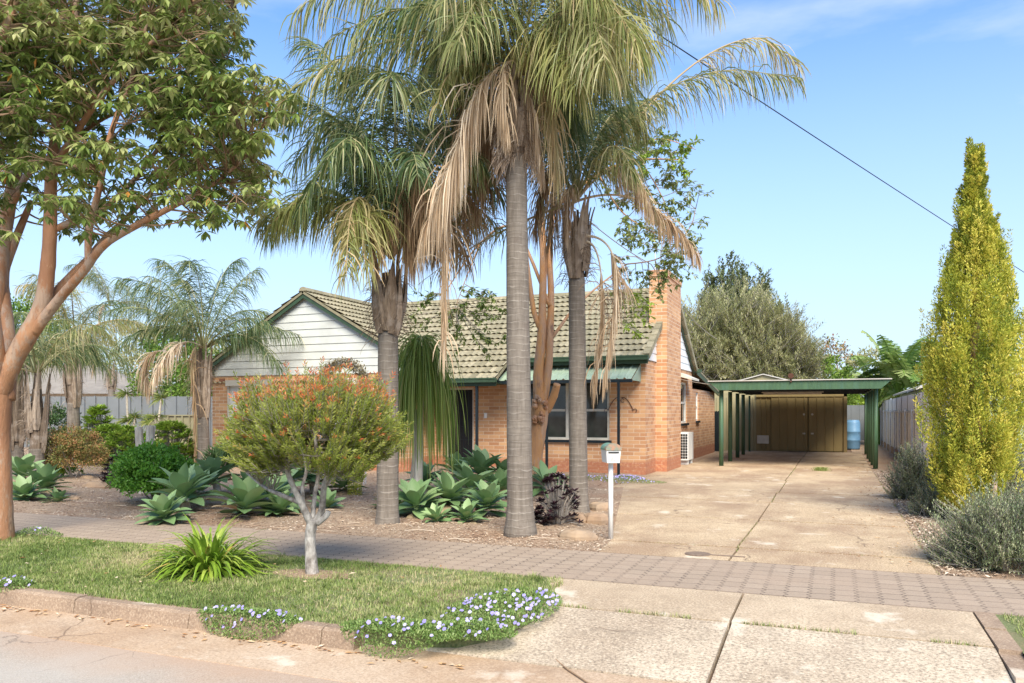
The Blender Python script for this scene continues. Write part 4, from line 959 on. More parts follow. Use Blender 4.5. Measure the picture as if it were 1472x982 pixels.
# ponytail palm
pb = GD(601, 13.2); pt = empty('ponytail_palm', pb, 'ponytail plant with long green straps hanging to the ground behind the left tall palm', 'plant')
b = MB(); tp = P(606,500,13.2); b.tube([pb - UP*.03, pb.lerp(tp,.1), pb.lerp(tp,.4), tp], [.12,.08,.06,.06], 10, wob=.05); q0 = pb + Vector((-.15,.05,0)); b.tube([q0, q0+UP*.7+Vector((.05,0,0)), q0+UP*1.6+Vector((.1,0,0))],[.07,.045,.03],8)
b.build('trunk', M['stump'], pt, smooth=True)
b = MB()
for k in range(900):
    a = ru(0, 2*pi); o = Vector((cos(a), sin(a), 0)); c = tp + UP*ru(-.35,.2) + o*.05; e_ = ru(.0,1.1); d = (o*cos(e_) + UP*math.sin(e_)).normalized()
    L_ = ru(.7,2.3); ps = [c]; q = c.copy(); t = rnd()*.55 + (.45 if rnd() < .15 else .1*rnd())
    for s_ in range(9):
        d = (d + DOWN*(.72 if s_ < 4 else .9)*ru(.45,1.4)).normalized(); q = q + d*L_/9*(.62 if s_ < 4 else 1.2)
        if q.z < .06: break
        ps.append(q.copy())
    if len(ps) > 3: b.strip(ps, [.013]*(len(ps)-1) + [.003], Vector((ru(-1,1),ru(-1,1),.1)), t)
b.build('leaves', M['pony'], pt)
# ------------------------------------------------------------------ broadleaf trees
def rosette(b, p, nl, L_, W_, tilt, t0, up=None):
    for k in range(nl):
        a = 2*pi*k/nl + ru(-.3,.3); e_ = ru(*tilt); d = Vector((cos(a)*cos(e_), sin(a)*cos(e_), math.sin(e_)))
        b.leaf(p + d*.01, d, UP, L_*ru(.75,1.15), W_*ru(.8,1.1), min(.93, max(0, t0 + ru(-.3,.3))))
def limb(b, pts, rad, sub=6, n=10):
    V = [P(*q) for q in pts]; out_ = []; rr = []; rad = [x*.9 for x in rad]
    for i in range(len(V)-1):
        p0, p1, p2, p3 = V[max(0,i-1)], V[i], V[i+1], V[min(len(V)-1,i+2)]
        for j in range(sub):
            t = j/sub; out_.append(.5*((2*p1) + (p2-p0)*t + (2*p0-5*p1+4*p2-p3)*t*t + (3*p1-p0-3*p2+p3)*t**3)); rr.append((rad[i] + (rad[i+1]-rad[i])*t)*ru(.97,1.03))
    out_.append(V[-1]); rr.append(rad[-1]); b.tube(out_, rr, n, wob=.02); return out_
bt = empty('orange_barked_tree', G(-2,778), 'large spreading tree with smooth orange bark and whorled leaves at the left edge', 'tree')
b = MB(); paths = []
D = 9.6
paths += limb(b, [(-4,781,9.7),(-5,700,9.7),(-6,620,9.7),(-2,540,9.65)], [.21,.185,.175,.17], n=16)
paths += limb(b, [(-2,565,9.65),(18,520,9.6),(42,478,9.55),(60,440,9.55),(68,390,9.5),(72,330,9.5),(74,250,9.5),(86,160,9.6),(104,60,9.7),(115,-60,9.8)], [.14,.125,.12,.105,.095,.085,.075,.065,.05,.035])
paths += limb(b, [(48,478,9.55),(85,430,9.4),(120,390,9.2),(150,352,9.1),(200,322,9.0),(250,296,9.0),(310,262,9.1),(360,220,9.3)], [.08,.062,.055,.048,.042,.035,.025,.012])
paths += limb(b, [(55,452,9.55),(95,405,9.8),(128,372,10),(150,345,10.2),(190,305,10.6),(240,250,11),(290,190,11.2)], [.075,.06,.055,.05,.035,.025,.012])
paths += limb(b, [(-3,560,9.7),(-8,480,9.9),(-2,400,10.1),(8,320,10.3),(25,240,10.6),(50,150,10.8),(60,40,11)], [.14,.12,.11,.1,.085,.065,.04])
paths += limb(b, [(-3,545,9.6),(-14,450,9.3),(-30,350,9.0),(-40,250,8.8),(-20,120,8.6),(20,10,8.6)], [.12,.11,.1,.08,.06,.04])
paths += limb(b, [(12,575,9.7),(12,480,9.9),(4,400,10.2),(20,350,10.3),(45,290,10.6)], [.09,.085,.08,.06,.04])
paths += limb(b, [(127,382,9.25),(128,330,9.2),(143,270,9.1),(160,190,9.0),(190,110,8.9),(215,20,8.8)], [.045,.042,.038,.033,.026,.015])
paths += limb(b, [(73,333,9.5),(100,320,9.6),(145,303,9.7),(200,250,9.8),(250,180,9.9),(300,110,9.9)], [.045,.042,.036,.03,.022,.012])
paths += limb(b, [(74,250,9.5),(110,190,9.2),(160,120,8.9),(230,50,8.7),(290,-10,8.7)], [.05,.042,.034,.024,.014])
paths += limb(b, [(86,160,9.6),(120,110,10),(200,60,10.4),(280,40,10.6),(340,20,10.6)], [.045,.036,.028,.02,.01])
paths += limb(b, [(8,320,10.3),(40,250,10.2),(90,215,10.2),(150,170,10.4),(220,150,10.6),(300,160,10.6)], [.05,.045,.036,.026,.018,.01])
b.build('trunk', M['obark'], bt, smooth=True)
bl_ = MB(); tw = MB(); nclump = 0
def inside(u, v):
    if v < 60: um = 345
    elif v < 110: um = 345 + (v-60)*1.1
    elif v < 300: um = 402 + 10*math.sin(v*.05)
    else: um = 400 - (v-300)*3
    return u < um
while nclump < 860:
    u = ru(-110, 418); v = ru(-130, 325)
    if not inside(u + 12, v): continue
    if v > 270 and rnd() < .45: continue
    dn = ru(8.3, 11.6)
    if 130 < u < 230 and 130 < v < 260 and rnd() < .75: continue
    if math.sin(u*.045+v*.03)*math.sin(v*.06-u*.02) > .55 and rnd() < .7: continue
    if u < 90 and v > 230 and rnd() < .6: continue
    nclump += 1; c = P(u, v, dn)
    near = min(paths, key=lambda q: (q-c).length_squared + (0 if q.z < c.z else .6))
    mid = near.lerp(c, .5) + Vector((ru(-.12,.12), ru(-.12,.12), ru(-.12,.02)))
    bp = bez(near, mid, c, 6); tw.tube(bp, [.014,.012,.010,.008,.007,.006,.004], 5, cap=False)
    t0 = ru(.15,.6) + (.2 if u > 330 or v < 60 else 0)
    for r_ in range(random.randint(4, 6)):
        q = c + Vector((ru(-.22,.22), ru(-.22,.22), ru(-.14,.14))); s_ = bp[4]
        tw.tube([s_, s_.lerp(q,.6)+UP*.03, q], [.005,.004,.003], 4, cap=False)
        rosette(bl_, q, random.randint(7,9), .145, .05, (-1.0,-.05), min(.75, t0 + ru(-.12,.15)))
        if rnd() < .05: bl_.leaf(q, Vector((ru(-1,1),ru(-1,1),-1)).normalized(), UP, .12, .045, 1.0)
bl_.build('crown', M['gum'], bt); tw.build('twigs', M['twig'], bt)
# pollarded amber trunk in the middle
at_ = empty('amber_barked_tree', GD(770,15), 'lopped tree with smooth amber trunk and knobbly stubs between the two right palms', 'tree')
b = MB(); paths = []
paths += limb(b, [(768,712,15),(766,660,15),(774,610,15),(778,575,15)], [.24,.205,.18,.19], n=14)
paths += limb(b, [(777,590,15),(774,540,15),(779,480,15),(780,430,15),(781,370,15),(778,300,15.1)], [.13,.115,.10,.08,.075,.06])
paths += limb(b, [(779,590,15),(788,530,15),(791,470,15),(792,420,15.1),(790,360,15.2),(796,290,15.3)], [.10,.085,.08,.07,.065,.05])
paths += limb(b, [(780,480,15),(768,450,15),(762,410,15),(757,370,15)], [.06,.055,.05,.04])
paths += limb(b, [(785,590,15),(795,572,14.9),(801,552,14.8)], [.1,.085,.075])
paths += limb(b, [(789,492,15),(805,470,15),(820,450,15.2),(850,420,15.6),(900,380,16)], [.04,.035,.03,.022,.012])
paths += limb(b, [(790,440,15),(740,330,15.6),(690,350,16.2),(640,420,16.6)], [.04,.03,.02,.01])
paths += limb(b, [(796,300,15.3),(860,250,15.8),(920,230,16.2),(980,230,16.4)], [.045,.035,.025,.012])
paths += limb(b, [(860,250,15.8),(890,300,15.9),(930,330,16),(975,345,16.2)], [.02,.015,.012,.006])
paths += limb(b, [(920,230,16.2),(945,270,16),(960,310,15.8),(950,360,15.7)], [.016,.013,.01,.006])
paths += limb(b, [(860,250,15.8),(900,215,15.6),(950,200,15.6),(1000,215,15.8)], [.02,.015,.011,.006])
paths += limb(b, [(690,350,16.2),(670,400,16.3),(655,440,16.4)], [.014,.011,.006])
paths += limb(b, [(900,380,16),(950,370,16),(990,330,16),(1000,300,16)], [.015,.013,.01,.006])
b.build('trunk', M['obark2'], at_, smooth=True)
b = MB()
for k in range(26):
    q = P(777+ru(-9,9), 592+ru(-22,22), 14.82+ru(-.03,.1)); b.tube([q, q+Vector((ru(-.05,.05),-.06,ru(-.04,.04)))], [.055,.03], 7, wob=.2)
b.build('knobbly_scar', M['obark'], at_)
lm = MB(); tw = MB()
def clumps(n, ur, vr, dr, size, cnt, tint, mbl, mtw, pred=None, leafL=.13, leafW=.055):
    for k in range(n):
        for _ in range(50):
            u, v = ru(*ur), ru(*vr)
            if pred is None or pred(u, v): break
        c = P(u, v, ru(*dr)); near = min(paths, key=lambda q: (q-c).length_squared); mid = near.lerp(c,.5) - UP*.05
        bp = bez(near, mid, c, 5); mtw.tube(bp, [.010,.008,.007,.006,.005,.003], 4, cap=False)
        for j in range(max(3, cnt//6)):
            s0 = bp[random.randint(2,5)]; e0 = c + Vector((ru(-1,1),ru(-1,1),ru(-.8,.8)))*size; mtw.tube([s0, s0.lerp(e0,.5)+UP*.02, e0], [.005,.004,.002], 4, cap=False)
            for jj in range(9):
                q = s0.lerp(e0, ru(.35,1.05)); d = Vector((ru(-1,1),ru(-1,1),ru(-1,.3))).normalized()
                mbl.leaf(q, d, UP, leafL*ru(.6,1.1), leafW, min(.93,max(0,tint + ru(-.3,.3))))
clumps(85, (865,1010), (190,400), (15.2,16.8), .22, 26, .45, lm, tw, lambda u,v: ((u-935)/78)**2 + ((v-290)/110)**2 < 1)
clumps(20, (880,1000), (380,450), (15.6,16.4), .2, 14, .5, lm, tw)
clumps(34, (590,725), (420,520), (15.6,16.8), .2, 22, .25, lm, tw, lambda u,v: v < 440 + (u-560)*.55)
lm.build('crown', M['gum'], at_)
lm2 = MB(); tw2 = tw; clumps(14, (900,1000), (195,250), (15,15.6), .14, 18, .6, lm2, tw2); clumps(8, (900,950), (420,480), (15,15.6), .12, 18, .6, lm2, tw2)
lm2.build('young_leaves', M['lime'], at_); tw.build('twigs', M['twig_grey'], at_)
# bottlebrush
bo = empty('bottlebrush_tree', G(447,826), 'small round bushy tree with grey forked trunk and red-tipped needles on the lawn', 'tree')
b = MB(); paths = []; D = 7.65
paths += limb(b, [(449,830,D),(447,800,D),(446,770,D),(450,748,D)], [.075,.062,.055,.058], n=12)
paths += limb(b, [(448,755,D),(436,730,D-.05),(424,705,D-.1),(414,680,D-.15),(408,650,D-.2),(395,610,D-.2)], [.045,.036,.03,.026,.022,.014])
paths += limb(b, [(430,722,D-.05),(405,712,D),(380,700,D+.1),(355,680,D+.2)], [.028,.024,.02,.012])
paths += limb(b, [(449,750,D),(452,715,D+.1),(458,680,D+.15),(455,650,D+.2),(450,600,D+.2)], [.03,.024,.022,.02,.012])
paths += limb(b, [(436,730,D),(435,700,D+.1),(440,670,D+.2),(425,620,D+.3)], [.025,.02,.017,.01])
paths += limb(b, [(452,750,D),(462,735,D),(466,700,D-.1),(475,670,D-.15),(480,640,D-.15),(500,590,D-.1)], [.04,.036,.03,.027,.022,.012])
paths += limb(b, [(455,752,D),(468,742,D),(472,735,D)], [.04,.035,.03])
paths += limb(b, [(466,700,D-.1),(500,665,D),(530,640,D+.1)], [.02,.015,.01])
b.build('trunk', M['greybark'], bo, smooth=True)
cen = P(452, 630, D); b = MB(); tw = MB()
for k in range(2300):
    a = ru(0,2*pi); zz = ru(-.72,1); rr = math.sqrt(1-abs(zz)**(3.2 if zz > 0 else 1.5)); f = ru(.4,1)**.5
    if mnoise.noise(Vector((cos(a)*rr*1.9, sin(a)*rr*1.9, zz*1.9+4))) > .22 and rnd() < .75: continue
    q = Vector((cos(a)*rr*.82, sin(a)*rr*.72, zz*.54))*f*(1+.10*math.sin(a*4+zz*5)+.06*math.sin(a*9+1))
    if q.z > 0: q.z *= ru(.85,1.25)
    if q.z < -.1 and math.sin(a*3) > .3: q.z *= .7
    ctr = cen + q*ru(.94,1.06)
    if q.z < -.32 and rnd() < .5: continue
    d = (Vector((q.x*1.1, q.y*1.1, max(-.1,q.z)*.8 + .55)) + Vector((ru(-.3,.3),ru(-.3,.3),ru(-.2,.3)))).normalized(); L_ = ru(.12,.24)
    if q.z > .2: L_ *= 1.25; d = (d + UP*.6).normalized()
    st = ctr - d*L_*.5; s1 = d.orthogonal().normalized(); s2_ = d.cross(s1); reach = q.z/.5
    if rnd() < .45: 
        nr = min(paths, key=lambda w_: (w_-st).length_squared); tw.tube([nr, nr.lerp(st,.6)-UP*.02, st], [.006,.005,.003], 4, cap=False)
    tw.tube([st, st+d*L_], [.003,.0015], 3, cap=False)
    redtip = rnd() < (.85 if reach*f > .5 else (.16 if reach > -.1 else .02)); tb = ru(.0,.4)
    for j in range(30):
        t = (j + rnd())/30; a2 = j*2.4 + rnd(); o = s1*cos(a2) + s2_*sin(a2); nd = (o*ru(.5,.85) + d*ru(.6,1)).normalized()
        tt = tb*1.1 + ru(.05,.25) + .05*t
        if redtip and t > .72: tt = ru(.66,1.0)
        b.kite(st + d*L_*t, nd, UP.cross(nd) + nd.orthogonal()*ru(-.5,.5), ru(.035,.06)*(1 if t < .85 else .8), .0105, tt)
b.build('crown', M['bottle'], bo); tw.build('twigs', M['twig_grey'], bo)
# ------------------------------------------------------------------ golden cypress
cyp = empty('golden_cypress', GD(1402, 11.3), 'tall narrow golden cypress with ragged tip beside the right fence', 'tree')
base = cyp.location.copy()
b = MB(); b.tube([base - UP*.05, base + UP*1.2, base + UP*3.2, base+UP*4.6], [.12,.09,.05,.015], 10, wob=.08)
q = P(1432,745,11.0); b.tube([q, P(1429,705,10.95), P(1432,670,11.0)], [.04,.035,.02], 8, wob=.1); b.build('trunk', M['obark'], cyp, smooth=True)
b = MB(); D = 11.3
def plume(b, base_p, top_p, r, n, tb):
    ax_ = top_p - base_p; L_ = ax_.length; ax_.normalize(); s1 = ax_.orthogonal().normalized(); s2_ = ax_.cross(s1)
    for k in range(n):
        t = rnd()**.8; rr = r*(math.sin(pi*min(1,.12+t*.88))**.7)*ru(.35,1)
        a = ru(0,2*pi); o = s1*cos(a)+s2_*sin(a); p = base_p + ax_*L_*t + o*rr
        d = (o*ru(.3,1.0) + ax_*ru(.5,1.1) + Vector((ru(-.3,.3),ru(-.3,.3),ru(-.3,.3)))).normalized()
        b.kite(p, d, o.cross(ax_)*ru(-1,1)+ax_*ru(-1,1)+o*.4, ru(.025,.06), ru(.009,.018), min(1,max(0, tb + ru(-.25,.25))))
def hw_(z):                 # half width of the crown at height z
    k_ = [(0.05,.3),(.5,.56),(1.08,.68),(1.7,.68),(2.65,.58),(3.1,.48),(3.6,.35),(4.1,.22),(4.4,.13),(4.7,.075),(5.0,.05),(5.4,.015)]
    for i in range(len(k_)-1):
        if k_[i][0] <= z <= k_[i+1][0]:
            f = (z-k_[i][0])/(k_[i+1][0]-k_[i][0]); return k_[i][1] + f*(k_[i+1][1]-k_[i][1])
    return .03
for k in range(1700):
    z = .1 + 4.9*(rnd()**1.25); a = ru(0,2*pi); lob = .5+.5*math.sin(a*9+math.sin(z*1.3+a*2)*1.2+.5); nn0 = mnoise.noise(Vector((cos(a)*1.5, sin(a)*1.5, z*1.25))) + .5*mnoise.noise(Vector((cos(a)*4, sin(a)*4, z*2.5))); w_ = hw_(z)*ru(.9,1.08)*(.72+.26*lob**.6)*(1+.38*nn0)
    if nn0 < -.22 and rnd() < .5: continue
    o = Vector((cos(a),sin(a),0)); w_ *= (.62 if rnd() < .3 else 1)
    p0_ = base + o*w_*.86 + UP*z; ln = ru(.25,.7)*(1 if z < 3.6 else .5)
    tp_ = base + o*min(w_*.9, hw_(min(5.1,z+ln))*.98+.03) + UP*(z+ln)
    tp_ += Vector((ru(-.07,.07), ru(-.07,.07), 0)) + o*ru(-.02,.07)
    plume(b, p0_, tp_, ru(.045,.10)*(1 if z < 4 else .5), 125, .48 + ru(-.42,.42))
for k in range(60):
    z = ru(4.1,5.2); plume(b, base + Vector((ru(-.05,.05),ru(-.05,.05),z-.15)), base + Vector((ru(-.09,.09),ru(-.09,.09),z+.15)), .055, 60, ru(.2,.6))
for (u0,v0,u1,v1) in ((1345,480,1346,412),(1378,400,1371,330),(1350,470,1352,430),(1460,480,1452,370),(1400,240,1393,200),(1404,240,1409,208),(1402,225,1392,201),(1378,320,1374,285),(1335,600,1331,520),(1327,640,1322,585),(1470,560,1476,470),(1356,520,1358,445),(1365,470,1366,380),(1422,420,1426,345),(1438,470,1440,395)):
    plume(b, P(u0,v0,D), P(u1,v1,D), .055, 200, .3)
for k in range(46):
    z = ru(.3,4.0); a = ru(0,6.28); o = Vector((cos(a),sin(a),0)); w_ = hw_(z)*ru(.95,1.08); p_ = base + o*w_ + UP*z; plume(b, p_, p_ + o*ru(.02,.12) + UP*ru(.3,.6), ru(.035,.06), 90, rnd())
b.build('crown', M['cypress'], cyp)
# ------------------------------------------------------------------ generic bushes
def cloud(b, c, r, n, L_, W_, K=60, cr=.12, low=-.3, fill=.25, kind='leaf', outw=.8, tb=(.2,.7), upb=.2):
    cl = []
    for k in range(K):
        while True:
            z = ru(-1,1)
            if z > low: break
        a = ru(0,2*pi); rr = math.sqrt(1-z*z); f = ru(.8,1.03) if rnd() > fill else ru(.3,.8)
        cl.append((Vector((cos(a)*rr*r[0], sin(a)*rr*r[1], z*r[2]))*f, ru(*tb)))
    for k in range(n):
        q, t = cl[k % K]; g = Vector((random.gauss(0,1), random.gauss(0,1), random.gauss(0,.8)))*cr*min(r)*.9
        p = q + g; out_ = Vector((p.x/r[0]**2, p.y/r[1]**2, p.z/r[2]**2))
        if out_.length < 1e-6: out_ = UP.copy()
        out_.normalize()
        pos = c + p
        if pos.z < .01: pos.z = ru(.01,.06)
        d = (out_*outw + UP*upb + Vector((ru(-1,1),ru(-1,1),ru(-1,1)))*.75).normalized()
        tt = min(1,max(0,t+ru(-.25,.25)))
        if kind == 'leaf': b.leaf(pos, d, out_ + Vector((ru(-.5,.5),ru(-.5,.5),ru(-.5,.5))), L_*ru(.7,1.2), W_, tt)
        else: b.kite(pos, d, out_ + Vector((ru(-1,1),ru(-1,1),ru(-1,1))), L_*ru(.6,1.3), W_, tt)
def bush(name, c, r, mat, label, n, L_, W_, cat='bush', stems=6, group=None, **k):
    base = Vector((c.x, c.y, 0)); e = empty(name, base, label, cat, group); b = MB(); cloud(b, c, r, n, L_, W_, **k); b.build('foliage', M[mat], e)
    s = MB()
    for i in range(stems):
        a = ru(0,6.28); s.tube([base - UP*.02, base + Vector((cos(a)*r[0]*.3, sin(a)*r[1]*.3, c.z*.6)), c + Vector((cos(a)*r[0]*.7, sin(a)*r[1]*.7, r[2]*ru(0,.6)))], [.02,.015,.005], 5)
    s.build('stems', M['twig_grey'], e); return e
def bushpx(name, u, vb, wpx, hpx, mat, label, n, L_, W_, d=None, **k):
    d = d or H*F/(vb-HOR); sc = d/F; c = P(u, HOR, d); c.z = hpx*sc*.45; return bush(name, c, (wpx*sc/2, wpx*sc/2, hpx*sc*.55), mat, label, n, L_, W_, **k)
bushpx('round_bush', 221, 726, 104, 86, 'bush_green', 'bright green rounded leafy bush left of the agaves', 9000, .07, .042, K=180, cr=.11, fill=.4)
bushpx('round_bush', 80, 645, 66, 76, 'bush_dark', 'dark green clipped bush behind the left palm trunks', 3600, .09, .05, d=25, K=110, cr=.11)
bushpx('red_bush', 106, 690, 84, 74, 'bush_red', 'reddish brown leafed bush beside the left palms', 9000, .05, .03, K=150, cr=.12, fill=.4)
bushpx('low_plant', 84, 684, 60, 26, 'lime', 'low bright green plant in front of the red-leaved bush', 900, .1, .03, d=18.5, K=40)
bushpx('broad_tree', 258, 640, 110, 170, 'bg_green', 'leafy green tree beyond the fence, left of the pale gable', 5200, .22, .12, d=42, K=120, cr=.14, tb=(.0,.5))
bushpx('broad_tree', 30, 640, 140, 200, 'bg_green', 'leafy tree at the far left beyond the fence', 4500, .25, .14, d=52, K=120, tb=(.0,.6))
bushpx('broad_tree', 190, 640, 120, 160, 'olivebush', 'olive coloured tree beyond the pale neighbouring roof', 4500, .3, .1, d=62, K=120)
bushpx('broad_tree', 95, 640, 130, 120, 'bg_green', 'low green tree row beyond the neighbouring roof, far left', 4500, .3, .15, d=66, K=110, tb=(.0,.7))
bushpx('broad_tree', 320, 640, 150, 130, 'olivebush', 'grey-green tree just behind the left end of the house', 4500, .3, .12, d=60, K=120)
bushpx('broad_tree', -10, 640, 120, 110, 'olivebush', 'olive tree at the edge of the view beyond the left fence', 3500, .3, .12, d=60, K=100)
# lime aeoniums
def rosbush(name, u, vb, wpx, hpx, mat, label, n, L_, W_, nl=14, tilt=(.0,1.0), d=None, cat='succulent', group=None):
    d = d or H*F/(vb-HOR); sc = d/F; base = P(u, HOR, d); base.z = 0; e = empty(name, base, label, cat, group); b = MB(); s = MB()
    for k in range(n):
        z = ru(-.1,1); a = ru(0,6.28); rr = math.sqrt(max(0,1-z*z))*ru(.75,1.02); p = base + Vector((cos(a)*rr*wpx*sc/2, sin(a)*rr*wpx*sc/2, max(.04, (z*.8+.12)*hpx*sc)))
        rosette(b, p, nl, L_, W_, tilt, ru(.2,.75)); s.tube([base + Vector((cos(a)*.08,sin(a)*.08,0)), p.lerp(base,.4)+UP*.03, p], [.012,.009,.007], 4, cap=False)
    b.build('rosettes', M[mat], e); s.build('stems', M['twig_grey'], e); return e
rosbush('lime_succulent', 158, 668, 84, 60, 'lime', 'lime green succulent mound between red bush and cut stumps', 230, .15, .065)
rosbush('lime_succulent', 142, 660, 50, 88, 'lime', 'tallest lime succulent standing against the grey fence', 110, .2, .08, d=24)
rosbush('lime_succulent', 244, 662, 80, 66, 'lime', 'lime green succulents behind the round bright bush', 200, .17, .07, d=23)
rosbush('lime_succulent', 184, 664, 70, 66, 'lime', 'lime succulent mound just behind the left cut stump', 190, .16, .065, d=21)
rosbush('dark_succulent', 801, 757, 66, 80, 'purple', 'nearly black succulent mound by the rocks between the right palms', 105, .075, .034, 12)
rosbush('dark_succulent', 165, 702, 34, 48, 'purple', 'dark purple succulent left of the round bright bush', 46, .09, .04, 12)
rosbush('dark_succulent', 186, 680, 34, 42, 'purple', 'dark purple succulent in front of the two cut stumps', 34, .09, .04, 12, d=16.2)
b = MB(); e = empty('yellow_succulent', GD(510, 14.6), 'small bright yellow-green column plant near the left palm', 'plant'); bb = e.location
for k in range(900):
    a = ru(0,6.28); z = ru(.02,.42); p = bb + Vector((cos(a)*.11, sin(a)*.11, z)); b.kite(p, (Vector((cos(a),sin(a),.6))).normalized(), UP, .04, .02, rnd())
b.build('leaves', M['yellowplant'], e)
# cut stumps
for i, (u, v0, v1, lab) in enumerate(((203,655,614,'left one of the two pale grey cut trunks behind the round bush'),(214,650,612,'right one of the two pale grey cut trunks behind the round bush'))):
    d = 15.2; p = GD(u + (3 if i == 0 else -2), d); t = P(u - (4 if i == 0 else -3), v1, d); b = MB()
    b.tube([p, p.lerp(t,.5), p.lerp(t,.85), t], [.085,.075,.075,.085 if i else .07], 12, wob=.05); tag(b.build('cut_trunk', M['stump']), lab, 'stump', 'cut trunks')
# small yuccas in front of grey fence
def yucca(u, d, heads, label):
    p = GD(u, d); e = empty('yucca_plant', p, label, 'plant'); s = MB(); b = MB()
    for (du, v) in heads:
        t = P(u+du, v, d); s.tube([p, p.lerp(t,.5)+Vector((ru(-.05,.05),0,0)), t], [.05,.04,.035], 7)
        for k in range(60):
            a = ru(0,6.28); e_ = ru(-.7,1.3); dd = Vector((cos(a)*cos(e_), sin(a)*cos(e_), math.sin(e_))); L_ = ru(.3,.5)
            b.strip([t, t+dd*L_*.5, t+dd*L_ + DOWN*.08], [.03,.035,.003], UP+dd.orthogonal(), rnd())
    s.build('stem', M['stump'], e); b.build('leaves', M['yucca'], e)
yucca(186, 26, ((-4,566),(-2,605),(8,600)), 'thin yucca with pale stem in front of the grey fence')
yucca(222, 26, ((10,572),(-8,606),(2,600)), 'yucca with tufted head behind the cut trunks')
# ------------------------------------------------------------------ agaves
def agave_mesh(n, L_, W_, seed):
    random.seed(seed); b = MB()
    for k in range(n):
        f = k/n; a = k*2.4 + ru(-.15,.15); e_ = -.05 + (1.0+.1*(seed % 4))*f + ru(-.2,.2); d = Vector((cos(a)*cos(e_), sin(a)*cos(e_), math.sin(e_))); l = L_*(1 - .3*f)*ru(.9,1.1)
        c = Vector((0,0,.10 + .16*f)); pts = []; q = c + Vector((cos(a),sin(a),0))*.03; pts.append(q.copy()); dd = d.copy(); bend_ = ru(.5,1.7)
        for s_ in range(7): dd = (dd + Vector((0,0,-(.10 if s_ > 2 else .03)*(1-f*.45)*bend_)) + (Vector((cos(a),sin(a),0))*.03)).normalized(); q = q + dd*l/7; pts.append(q.copy())
        ws = [.45,.62,.85,1.0,.98,.8,.48,.03]; side = Vector((-sin(a), cos(a), 0)); t = min(.88,max(0,.35+.35*f+ru(-.25,.25)))
        if k < 3 and rnd() < .6: t = 1
        nrm = side.cross(d).normalized(); bi = len(b.v)
        if nrm.z < 0: nrm = -nrm
        for i, p in enumerate(pts):
            w_ = W_*ws[i]*.5; tw_ = ru(-.003,.003)
            for x_, h_ in ((-1,.30),(-.5,.08),(0,0),(.5,.08),(1,.30)): b.v.append(tuple(p + side*w_*x_ + nrm*w_*h_*.8))
        for i in range(7):
            for j in range(4): x_ = bi+i*5+j; b.f.append((x_,x_+1,x_+6,x_+5)); b.t.append(t); b.m.append(0)
    me_o = b.build('agave', M['agave'], smooth=True); return me_o
protos = [agave_mesh(24+i_*3 % 9, .46+.03*(i_ % 4), .165+.01*(i_ % 3), 11+i_*7) for i_ in range(7)]
random.seed(99)
ag = [ # u, v base, scale, z lift, label
 (268,738,1.0,.10,'large pale agave directly right of the round bright bush'),(348,746,.9,.05,'agave nearest the footpath behind the strappy clump'),(312,712,.85,.25,'agave behind the strappy clump, close to the small house palm'),
 (385,735,.95,.12,'agave seen left of the bottlebrush trunk'),(420,718,.9,.35,'tall agave behind the bottlebrush trunk'),(240,752,.65,.0,'small agave touching the footpath, leftmost in its clump'),
 (492,712,.75,.08,'agave right of the bottlebrush trunk, before the yellow-green plant'),(470,735,.55,.0,'small low agave right of the bottlebrush fork'),
 (602,742,.85,.02,'agave at the foot of the left tall palm'),(640,738,.85,.12,'agave second right from the left tall palm'),(672,728,.95,.2,'large agave in the middle of the centre clump'),
 (700,742,.8,.05,'agave touching the left side of the tallest palm trunk'),(690,708,1.0,.3,'tall agave at the back of the centre clump'),(655,702,.9,.25,'agave at the back left of the centre clump'),
 (632,752,.5,.0,'small agave at the front edge of the centre clump'),(722,722,.8,.12,'agave half hidden behind the tallest palm trunk'),(560,735,.55,.0,'small agave just behind the left tall palm'),
 (782,716,.8,.15,'agave between the tallest palm and the amber trunk'),
 (62,716,.9,.1,'spiky agave right of the orange tree trunk'),(40,722,.7,.0,'low agave at the foot of the orange tree'),(28,708,.95,.25,'taller agave behind the orange tree trunk'),
 (290,728,.8,.2,'agave wedged between the round bush and the strappy clump'),(365,722,.7,.15,'agave just left of the lowest bottlebrush branch'),(405,742,.6,.0,'small agave on the path edge left of the bottlebrush trunk'),(722,708,.8,.3,'agave against the house side of the centre clump'),(615,712,.8,.2,'agave behind the one at the foot of the left tall palm'),(450,712,.8,.25,'agave glimpsed between the bottlebrush forks'),(672,752,.55,.0,'small agave at the front middle of the centre clump'),
 (318,672,1.0,.1,'agave by the house corner, behind the small palm'),(80,724,.45,.0,'small agave at the front of the leftmost clump')]
for i, (u, v, s, zl, lab) in enumerate(ag):
    o = protos[i] if i < 7 else protos[i % 7].copy()
    if i >= 7: col.objects.link(o)
    p = G(u, v); o.location = (p.x, p.y, zl*.7 - .06); o.rotation_euler = (ru(-.28,.28), ru(-.28,.28), ru(0,6.28)); s = s*(1.38 if u < 520 and u > 200 else 1.3); o.scale = (s,)*3
    tag(o, lab, 'agave', 'agave plants in the garden bed')
    if zl > .08:
        sb = MB(); sb.tube([Vector((0,0,-zl*.7-.1)), Vector((0,0,.15))], [.05,.06], 8, wob=.1); st = sb.build('stem', M['stump']); st.parent = o
